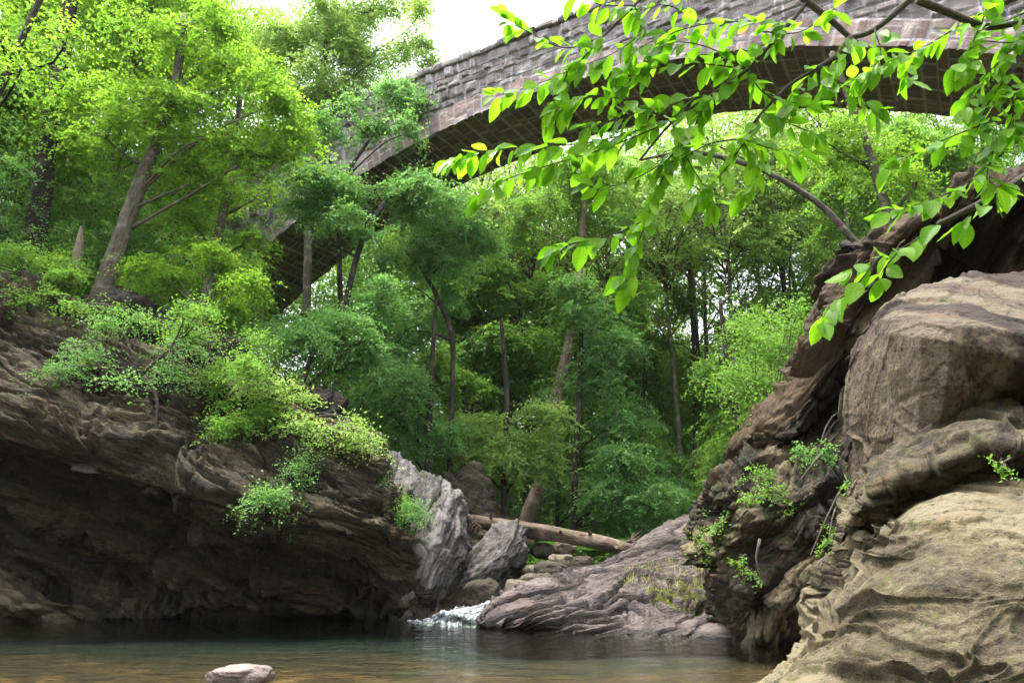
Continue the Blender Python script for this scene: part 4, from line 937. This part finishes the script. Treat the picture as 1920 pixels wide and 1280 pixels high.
FAR_TREES = [
 ('tall trees on the left slope', 'tall yellow green tree in the leafy wall behind the left trunks',
  [('bright', -260, 27, .9), ('bright', -60, 29, 1.0), ('bright', 120, 28, .85), ('bright', 260, 30, .9), ('bright', 20, 36, 1.1), ('bright', 380, 33, .8), ('mid', 190, 38, 1.0), ('bright', -160, 34, 1.1)]),
 ('low trees on the left slope', 'low dark green tree under the tall ones on the left slope',
  [('lowdeep', -100, 24, .8), ('lowdeep', 40, 25.5, .8), ('low', 150, 25, .7), ('lowdeep', 260, 26, .75), ('low', 350, 25, .6), ('lowdeep', 420, 27, .5), ('lowdeep', 520, 25, .34), ('lowdeep', 90, 31, 1.0), ('lowdeep', 320, 31, .8), ('lowdeep', 590, 26, .36), ('lowdeep', 640, 25.5, .4)]),
 ('tall trees left of the pale trunk', 'tall green tree in the wood between the bridge foot and the pale trunk',
  [('deep', 640, 42, .8), ('mid', 720, 46, .9), ('deep', 780, 40, .8), ('mid', 850, 44, .85), ('deep', 900, 50, 1.0), ('mid', 950, 42, .75), ('mid', 1010, 48, .9), ('deep', 830, 56, 1.1), ('pale', 930, 60, 1.1), ('mid', 690, 36, .62), ('deep', 870, 35, .6)]),
 ('tall trees right of the pale trunk', 'tall pale green tree in the wood just right of the pale trunk',
  [('mid', 1080, 44, .75), ('mid', 1140, 40, .6), ('pale', 1110, 55, 1.0), ('mid', 1190, 50, .75), ('pale', 1050, 62, 1.1), ('airy', 1180, 44, .8)]),
 ('trees under the sky gap', 'pale far tree standing under the bright sky gap',
  [('pale', 1240, 52, .62), ('pale', 1300, 60, .62), ('mid', 1350, 54, .55), ('pale', 1410, 50, .5), ('pale', 1470, 56, .6), ('mid', 1530, 48, .5), ('pale', 1590, 52, .62), ('pale', 1350, 72, .7), ('pale', 1240, 74, .75), ('pale', 1450, 74, .7), ('lowpale', 1220, 47, 1.4), ('lowpale', 1290, 50, 1.55), ('lowpale', 1360, 46, 1.45), ('lowpale', 1430, 49, 1.5), ('lowpale', 1500, 45, 1.4), ('lowpale', 1150, 50, 1.4)]),
 ('thin trees against the sky gap', 'thin airy tree seen against the bright sky under the arch',
  [('airy', 1340, 46, 1.0), ('airy', 1420, 40, .9), ('airy', 1520, 38, .85), ('airy', 1570, 44, .95), ('airy', 1250, 52, 1.0)]),
 ('high canopy trees behind the arch', 'high pale crowned tree filling the top of the arch opening',
  [('canopy', 850, 40, 1.02), ('canopy', 900, 36, .98), ('canopy', 955, 39, 1.02), ('canopy', 1000, 36, .96), ('canopy', 1080, 40, 1.0), ('canopy', 1150, 35, .9), ('canopy', 1210, 40, 1.02), ('canopy', 1270, 35, .95), ('canopy', 1330, 39, 1.08), ('canopy', 1390, 34, .98), ('canopy', 1450, 38, 1.1), ('canopy', 1510, 34, 1.0), ('canopy', 1570, 38, 1.1), ('canopy', 1640, 33, .98), ('canopy', 1700, 37, 1.05), ('canopy', 930, 41, 1.0)]),
 ('trees over the leaning slab', 'green tree rising behind the leaning slab on the right bank',
  [('mid', 1640, 40, .72), ('mid', 1720, 36, .62), ('mid', 1800, 34, .6), ('pale', 1680, 50, .95), ('mid', 1880, 36, .7), ('pale', 1780, 46, .85), ('bright', 1600, 34, .5), ('mid', 1980, 34, .6)]),
 ('low trees of the valley floor', 'low leafy tree on the valley floor behind the fallen log',
  [('low', 760, 30, .7), ('lowdeep', 820, 33, .8), ('low', 880, 30, .55), ('lowpale', 940, 36, .6), ('lowdeep', 1000, 38, .8), ('low', 1060, 40, .8), ('lowdeep', 1110, 32, .6), ('lowdeep', 1180, 30, .55), ('lowdeep', 1230, 33, .6), ('lowpale', 1290, 42, .7), ('lowpale', 1350, 34, .55), ('low', 1400, 30, .5), ('lowpale', 1460, 36, .8), ('lowpale', 1230, 48, .8), ('lowdeep', 700, 30, .8), ('lowdeep', 560, 37, 1.0), ('low', 600, 39, 1.15), ('lowdeep', 640, 36, .9), ('low', 500, 40, 1.0), ('lowpale', 1410, 44, .8), ('low', 1330, 50, .8)]),
 ('trees on the left bank above the pool', 'green tree on the left bank crown mostly above the picture',
  [('bright', -420, 20, .9), ('mid', -700, 16, .9)]),
]
# farther trees, each its own; crowns share a few meshes
def far_tree_src(lmat, seed, hgt, leaf, n, wid=.2, low=.2, nb=34, tr=.24, bark=BK_GREY):
    rs = R_(seed); ch = []; parts = [tube([(0, 0, -1), (.2, 0, hgt*.3), (.1, .2, hgt*.65), (.3, 0, hgt*.95)], [tr, tr*.8, tr*.5, .04], 8, .8, .06, seed)]
    for j in range(nb):
        f = rs.uniform(low, .98); z = hgt*f; rr = hgt*wid*math.sqrt(max(.05, 1-((f-.55)/.55)**2))
        a = rs.rand()*6.28; q = rs.rand()**.5*rr; c = np.array([math.cos(a)*q, math.sin(a)*q, z])
        s = hgt*wid*rs.uniform(.3, .5); V, Fc, r, pc = blob_leaves(c, (s*1.25, s*1.25, s*.75), leaf, n/nb, rs, spray=.55+leaf, per=24); ch.append((V, Fc, r)); NL[0] += len(Fc)
        zb = max(low*hgt*.6, z-q*.7-.5)
        parts.append(tube([(.1, 0, zb), c*.5+np.array([0, 0, (zb+(z-zb)*.5)*.5]), c], [tr*.3, tr*.2, .012], 4, 1.2, 0, seed))
    V, fs, B = join(parts)
    return leaves_mesh('crown', ch, lmat), mesh_np('trunk', V, fs, bark, True, {'bed': ('POINT', 'FLOAT_VECTOR', B)})
SRC = dict(mid=far_tree_src(M_MID, 1, 26, .22, 26000, .19, .16, 40), deep=far_tree_src(M_DEEP, 2, 24, .2, 26000, .2, .12, 40),
           pale=far_tree_src(M_PALE, 3, 24, .24, 18000, .2, .16, 36), bright=far_tree_src(M_BRIGHT, 4, 22, .17, 34000, .24, .12, 44),
           low=far_tree_src(M_MID, 5, 8, .13, 15000, .36, .06, 26, .09), lowpale=far_tree_src(M_PALE, 6, 9, .16, 12000, .34, .06, 26, .09),
           lowdeep=far_tree_src(M_DEEP, 7, 8, .12, 16000, .36, .06, 26, .09), canopy=far_tree_src(M_PALE, 9, 24, .18, 8500, .22, .55, 34, .16, BK_GREY), airy=far_tree_src(M_PALE, 8, 22, .2, 8000, .17, .3, 26, .13, BK_GREY))
def put(kind, px, Y, s, rot, label, group, thin=1.0):
    x = (px-960)/F*Y; z = float(ground_z(np.array([x]), np.array([float(Y)]))[0])
    r = empty('tree', (x, Y, z), label, 'tree', group); r.rotation_euler = (0, 0, rot); r.scale = (s*thin, s*thin, s)
    link('crown', SRC[kind][0], r); link('trunk', SRC[kind][1], r)
for group, label, lst in FAR_TREES:
    for i, (kind, px, Y, s) in enumerate(lst): put(kind, px, Y, s, i*1.7+len(label), label, group)
# far-off wood and low ground cover
rs = R_(77); ch = []
for i in range(150):
    x = rs.uniform(-60, 60); y = rs.uniform(72, 110); z = ground_z(np.array([x]), np.array([y]))[0]; hh = rs.uniform(4, 9)
    V, Fc, r, pc = blob_leaves((x, y, z+hh*.5), (4.5, 3, hh*.55), .42, 650, rs, spray=1.3, per=26); ch.append((V, Fc, r))
link('woodland', leaves_mesh('woodland', ch, M_PALE), label='far pale wood closing the valley behind all the trees', category='wood', kind='stuff')
ch = []
for i in range(900):
    y = 21+rs.rand()**1.4*48; x = rs.uniform(-.75, .62)*y; z = ground_z(np.array([x]), np.array([y]))[0]
    if z < .2: continue
    s = rs.uniform(.5, 1.1)*(1+y/60); V, Fc, r, pc = blob_leaves((x, y, z+.15*s), (s, s, s*.45), .10+y*.0016, 150, rs, spray=.4, per=20); ch.append((V, Fc, r))
link('undergrowth', leaves_mesh('undergrowth', ch, M_MID), label='low leafy undergrowth covering the forest floor', category='undergrowth', kind='stuff')
blades('grass', 'bright green grass behind the fallen log', at(1110, 1030, 23.5), 1.6, 1.2, 5000, .25, M_MID, 8)

# ================================================================== NEAR BEECH BRANCHES
def beech_leaf(L, W, droop, curl):
    """ovate pointed leaf lying along +x, 7 x 5 points"""
    t = np.linspace(0, 1, 8); w = W*.5*np.sin(np.pi*t**.92)**.8; w[0] = .002; w[-1] = .0006
    V = []
    for i, a in enumerate(t):
        for s in (-1, -.5, 0, .5, 1):
            V.append((a*L, s*w[i], abs(s)*w[i]*curl-droop*L*a*a+.012*L*math.sin(a*19)*(abs(s) == 1)))
    return np.array(V), grid_faces(8, 5)
LUV = np.array([(a, s_, 0) for a in np.linspace(0, 1, 8) for s_ in (-1, -.5, 0, .5, 1)])
def branch_leaves(paths, Y, size, seed, step, hang=.38, jit=.42):
    """alternate leaves along each twig; paths of (px,py,Y)"""
    rs = R_(seed); Vs, Fs, Rr, Us = [], [], [], []; o = 0
    for pi, path in enumerate(paths):
        P = np.array([at(p[0], p[1], Y+(p[2] if len(p) > 2 else 0)) for p in path]); L = np.linalg.norm(np.diff(P, axis=0), axis=1).sum()
        n = int(L/step)+2; Q = cr(P, n); T = nrm(np.gradient(Q, axis=0))
        for i in range(n):
            for rep in range(1 if i < n-1 else 3):
                side = 1 if (i+rep) % 2 else -1
                t = T[i]; lat = nrm(np.cross(t, np.array([0, 0, 1.])))*side
                d = nrm(t*rs.uniform(.4, .95)+lat*rs.uniform(.45, 1.1)*(0 if (i == n-1 and rep == 1) else 1)+np.array([0, 0, -hang*rs.uniform(.5, 1.5)])+rs.normal(size=3)*.32)
                up = nrm(np.array([0, -.55, .8])+rs.normal(size=3)*jit)
                s_ = nrm(np.cross(up, d)); nn = np.cross(d, s_)
                Ls = size*rs.uniform(.62, 1.22); V, Fc = beech_leaf(Ls, Ls*rs.uniform(.46, .6), rs.uniform(-.05, .42), rs.uniform(.0, .6))
                stalk = d*.012
                W_ = Q[i]+stalk+V[:, :1]*d+V[:, 1:2]*s_+V[:, 2:]*nn
                Vs.append(W_); Fs.append(Fc+o); o += len(W_); Rr.append(np.full(len(Fc), rs.rand()))
    return np.concatenate(Vs), np.concatenate(Fs), np.concatenate(Rr)
def near_branch(name, label, limbs, twigs, Y, size, seed, step=.05, lmat=M_FORE):
    org = np.array(at(limbs[0][0][0], limbs[0][0][1], Y)); root = empty(name, org, label, 'tree branch')
    def tb(path, r0, r1, k):
        pp = [at(p[0], p[1], Y+(p[2] if len(p) > 2 else 0)) for p in path]
        return tube(pp, list(np.linspace(r0, r1, len(pp))), 8, .03, .08, k)
    parts = [tb(l[:-1] if not isinstance(l[-1], (list, tuple)) else l, .02, .01, i) for i, l in enumerate(limbs)]
    V, fs, B = join([tb(l, *( (.016, .010) if i < 3 else (.008, .004)), i) for i, l in enumerate(limbs)])
    link('limb', mesh_np('limb', V-org, fs, BK_LIMB, True, {'bed': ('POINT', 'FLOAT_VECTOR', B)}), root)
    V, fs, B = join([tb(l, .0032, .0011, i) for i, l in enumerate(twigs)])
    link('twig', mesh_np('twig', V-org, fs, BK_LIMB, True, {'bed': ('POINT', 'FLOAT_VECTOR', B)}), root)
    V, Fc, r = branch_leaves(twigs, Y, size, seed, step)
    link('leaves', mesh_np('leaves', V-org, Fc, lmat, True, {'rnd': ('FACE', 'FLOAT', r), 'luv': ('POINT', 'FLOAT_VECTOR', np.tile(LUV, (len(V)//40, 1)))}), root, kind='stuff')
limbs1 = [[(1790, -80), (1700, 5), (1640, 55), (1595, 72)], [(1440, -60), (1510, 0), (1560, 40), (1595, 72)], [(1595, 72), (1575, 100), (1530, 130)],
          [(1520, -5), (1480, 45), (1400, 130), (1330, 180), (1260, 230), (1200, 300)], [(1530, 130), (1480, 160), (1430, 210), (1390, 260)],
          [(1250, -50), (1190, 10), (1130, 70)]]
tw1 = [[(1420, 120), (1320, 190), (1210, 240), (1100, 268), (1000, 275), (900, 285), (850, 300)], [(1230, 240), (1130, 280), (1030, 310), (940, 340), (900, 370)],
       [(1330, 180), (1290, 260), (1240, 340), (1210, 420), (1180, 500), (1170, 530)], [(1215, 410), (1150, 440), (1080, 455), (1040, 465)],
       [(1130, 70), (1060, 90), (990, 60), (950, 40)], [(1130, 70), (1070, 130), (1000, 160), (930, 180)], [(1070, 120), (1050, 170), (1030, 215)],
       [(1190, 10), (1130, 10), (1080, -10)], [(1480, 45), (1400, 40), (1300, 50), (1200, 90), (1160, 140)], [(1400, 130), (1310, 120), (1220, 130), (1170, 160)],
       [(1430, 210), (1380, 290), (1340, 340), (1300, 370)], [(1390, 260), (1450, 280), (1510, 290)], [(1330, 180), (1250, 190), (1170, 220), (1100, 235)],
       [(1530, 130), (1490, 170), (1470, 210)], [(1595, 72), (1560, 130), (1540, 180)], [(1260, 230), (1290, 300), (1340, 380)], [(1400, 130), (1440, 180), (1530, 200)],
       [(1390, 260), (1330, 270), (1270, 300), (1200, 310)], [(1430, 210), (1500, 240), (1530, 250)], [(1290, 260), (1250, 300), (1180, 340), (1120, 350), (1090, 320)],
       [(1430, 60), (1500, 60), (1560, 20)], [(1310, 40), (1250, 10), (1180, 20)], [(1190, 10), (1200, 60), (1150, 100), (1100, 120)], [(1400, 130), (1330, 90), (1260, 80), (1210, 110)], [(1480, 45), (1440, 80), (1360, 110)], [(1260, 230), (1180, 190), (1110, 180), (1060, 200)], [(1530, 130), (1600, 170), (1640, 210)], [(1595, 72), (1660, 100), (1700, 150)], [(1390, 260), (1420, 320), (1400, 360)]]
near_branch('beech_branch', 'bright green beech branch hanging across the bridge in front', limbs1, tw1, 2.45, .085, 5, .0195)
limbs2 = [[(2050, -60), (1920, -10), (1850, 20)], [(2060, 0), (1950, 60), (1890, 140)], [(1720, 0), (1770, 20), (1850, 50), (1925, 40)]]
tw2 = [[(1850, 20), (1780, 60), (1730, 90), (1680, 110), (1620, 140)], [(1890, 140), (1850, 200), (1830, 250)], [(1920, 60), (1880, 110), (1840, 150), (1810, 200)],
       [(1950, 60), (1900, 80), (1840, 80), (1790, 120)], [(1890, 140), (1900, 210), (1880, 260)], [(1880, 220), (1800, 250), (1730, 280), (1670, 310)],
       [(1960, 120), (1910, 170), (1870, 180)], [(1870, 260), (1850, 330), (1870, 350)], [(1890, 280), (1800, 350), (1730, 380), (1670, 395)],
       [(1930, 20), (1880, 40), (1870, 10)], [(1925, 180), (1900, 220), (1905, 250)], [(1640, 55), (1650, 110), (1600, 150)], [(1850, 20), (1820, 90), (1810, 130)]]
near_branch('beech_branch', 'beech branch drooping at the top right corner', limbs2, tw2, 2.3, .082, 9, .0195)
tw3 = [[(1925, 330), (1880, 370), (1830, 395), (1815, 410)], [(1760, 420), (1700, 460), (1650, 480), (1600, 500)], [(1650, 480), (1600, 540), (1560, 570), (1540, 600)], [(1690, 465), (1660, 500), (1650, 520)]]
near_branch('beech_branch', 'small low beech sprigs in front of the leaning slab', [[(2040, 280), (1990, 300), (1925, 330)], [(1925, 330), (1840, 380), (1760, 420)]], tw3, 2.5, .10, 12, .045)

# ================================================================== HAZE
def haze(x0, x1, y0, y1, z0, z1, dens):
    V = np.array([(x, y, z) for x in (x0, x1) for y in (y0, y1) for z in (z0, z1)], float)
    Fq = np.array([(0, 1, 3, 2), (4, 6, 7, 5), (0, 4, 5, 1), (2, 3, 7, 6), (0, 2, 6, 4), (1, 5, 7, 3)])
    m = MT('haze_air'); v = m.n('ShaderNodeVolumePrincipled', {'Color': (.93, .97, 1, 1), 'Density': dens, 'Anisotropy': .2})
    m.t.links.new(v.outputs[0], m.out.inputs['Volume'])
    link('haze', mesh_np('haze', V, Fq, m.m, False), label='thin pale summer haze filling the valley air', category='haze', kind='stuff')
gz = Z.min()
ZMAX = max((max(v[2] for v in (o.matrix_basis @ __import__('mathutils').Vector(c) for c in o.bound_box)) for o in C.objects if o.type == 'MESH' and o.parent is None), default=60)
haze(float(gx[0])-2, float(gx[-1])+2, float(gy[0])-2, float(gy[-1])+2, -6.0, max(70.0, ZMAX+2), .00012)

# ================================================================== LIGHT, SKY, CAMERA
EL, AZ = 77, -85            # sun height; azimuth from +y towards +x (deg)
w = bpy.data.worlds.new('World'); sc.world = w; w.use_nodes = True; t = w.node_tree; t.nodes.clear()
sky = t.nodes.new('ShaderNodeTexSky'); sky.sky_type = 'NISHITA'; sky.sun_disc = False
sky.sun_elevation = math.radians(EL); sky.sun_rotation = math.radians(AZ); sky.air_density = 1.0; sky.dust_density = 4.0
hs = t.nodes.new('ShaderNodeHueSaturation'); hs.inputs['Saturation'].default_value = .35
bg = t.nodes.new('ShaderNodeBackground'); bg.inputs['Strength'].default_value = .15
ow = t.nodes.new('ShaderNodeOutputWorld')
t.links.new(sky.outputs[0], hs.inputs['Color']); t.links.new(hs.outputs[0], bg.inputs[0]); t.links.new(bg.outputs[0], ow.inputs[0])
sl = bpy.data.lights.new('Sun', 'SUN'); sl.energy = 1.05; sl.angle = math.radians(16); sl.color = (1, .96, .88)
so = bpy.data.objects.new('Sun', sl); C.objects.link(so)
from mathutils import Vector
dv = Vector((math.cos(math.radians(EL))*math.sin(math.radians(AZ)), math.cos(math.radians(EL))*math.cos(math.radians(AZ)), math.sin(math.radians(EL))))
so.rotation_euler = dv.to_track_quat('Z', 'Y').to_euler(); so.location = (0, 0, 40)
cam = bpy.data.cameras.new('Camera'); cam.lens = 36*F/1920; cam.sensor_width = 36; cam.clip_start = .05; cam.clip_end = 3000
cam.dof.use_dof = False
co_ = bpy.data.objects.new('Camera', cam); C.objects.link(co_); co_.location = (0, 0, H); co_.rotation_euler = (math.radians(90)+TH, 0, 0)
sc.camera = co_
sc.view_settings.view_transform = 'Standard'; sc.view_settings.look = 'None'; sc.view_settings.exposure = 2.95; sc.view_settings.gamma = 1
sc.cycles.max_bounces = 8; sc.cycles.diffuse_bounces = 5; sc.cycles.transmission_bounces = 4; sc.cycles.transparent_max_bounces = 8
sc.cycles.use_denoising = True
print('LEAVES', NL[0], 'verts', sum(len(m.vertices) for m in bpy.data.meshes), 'script s', round(time.time()-T00, 1))
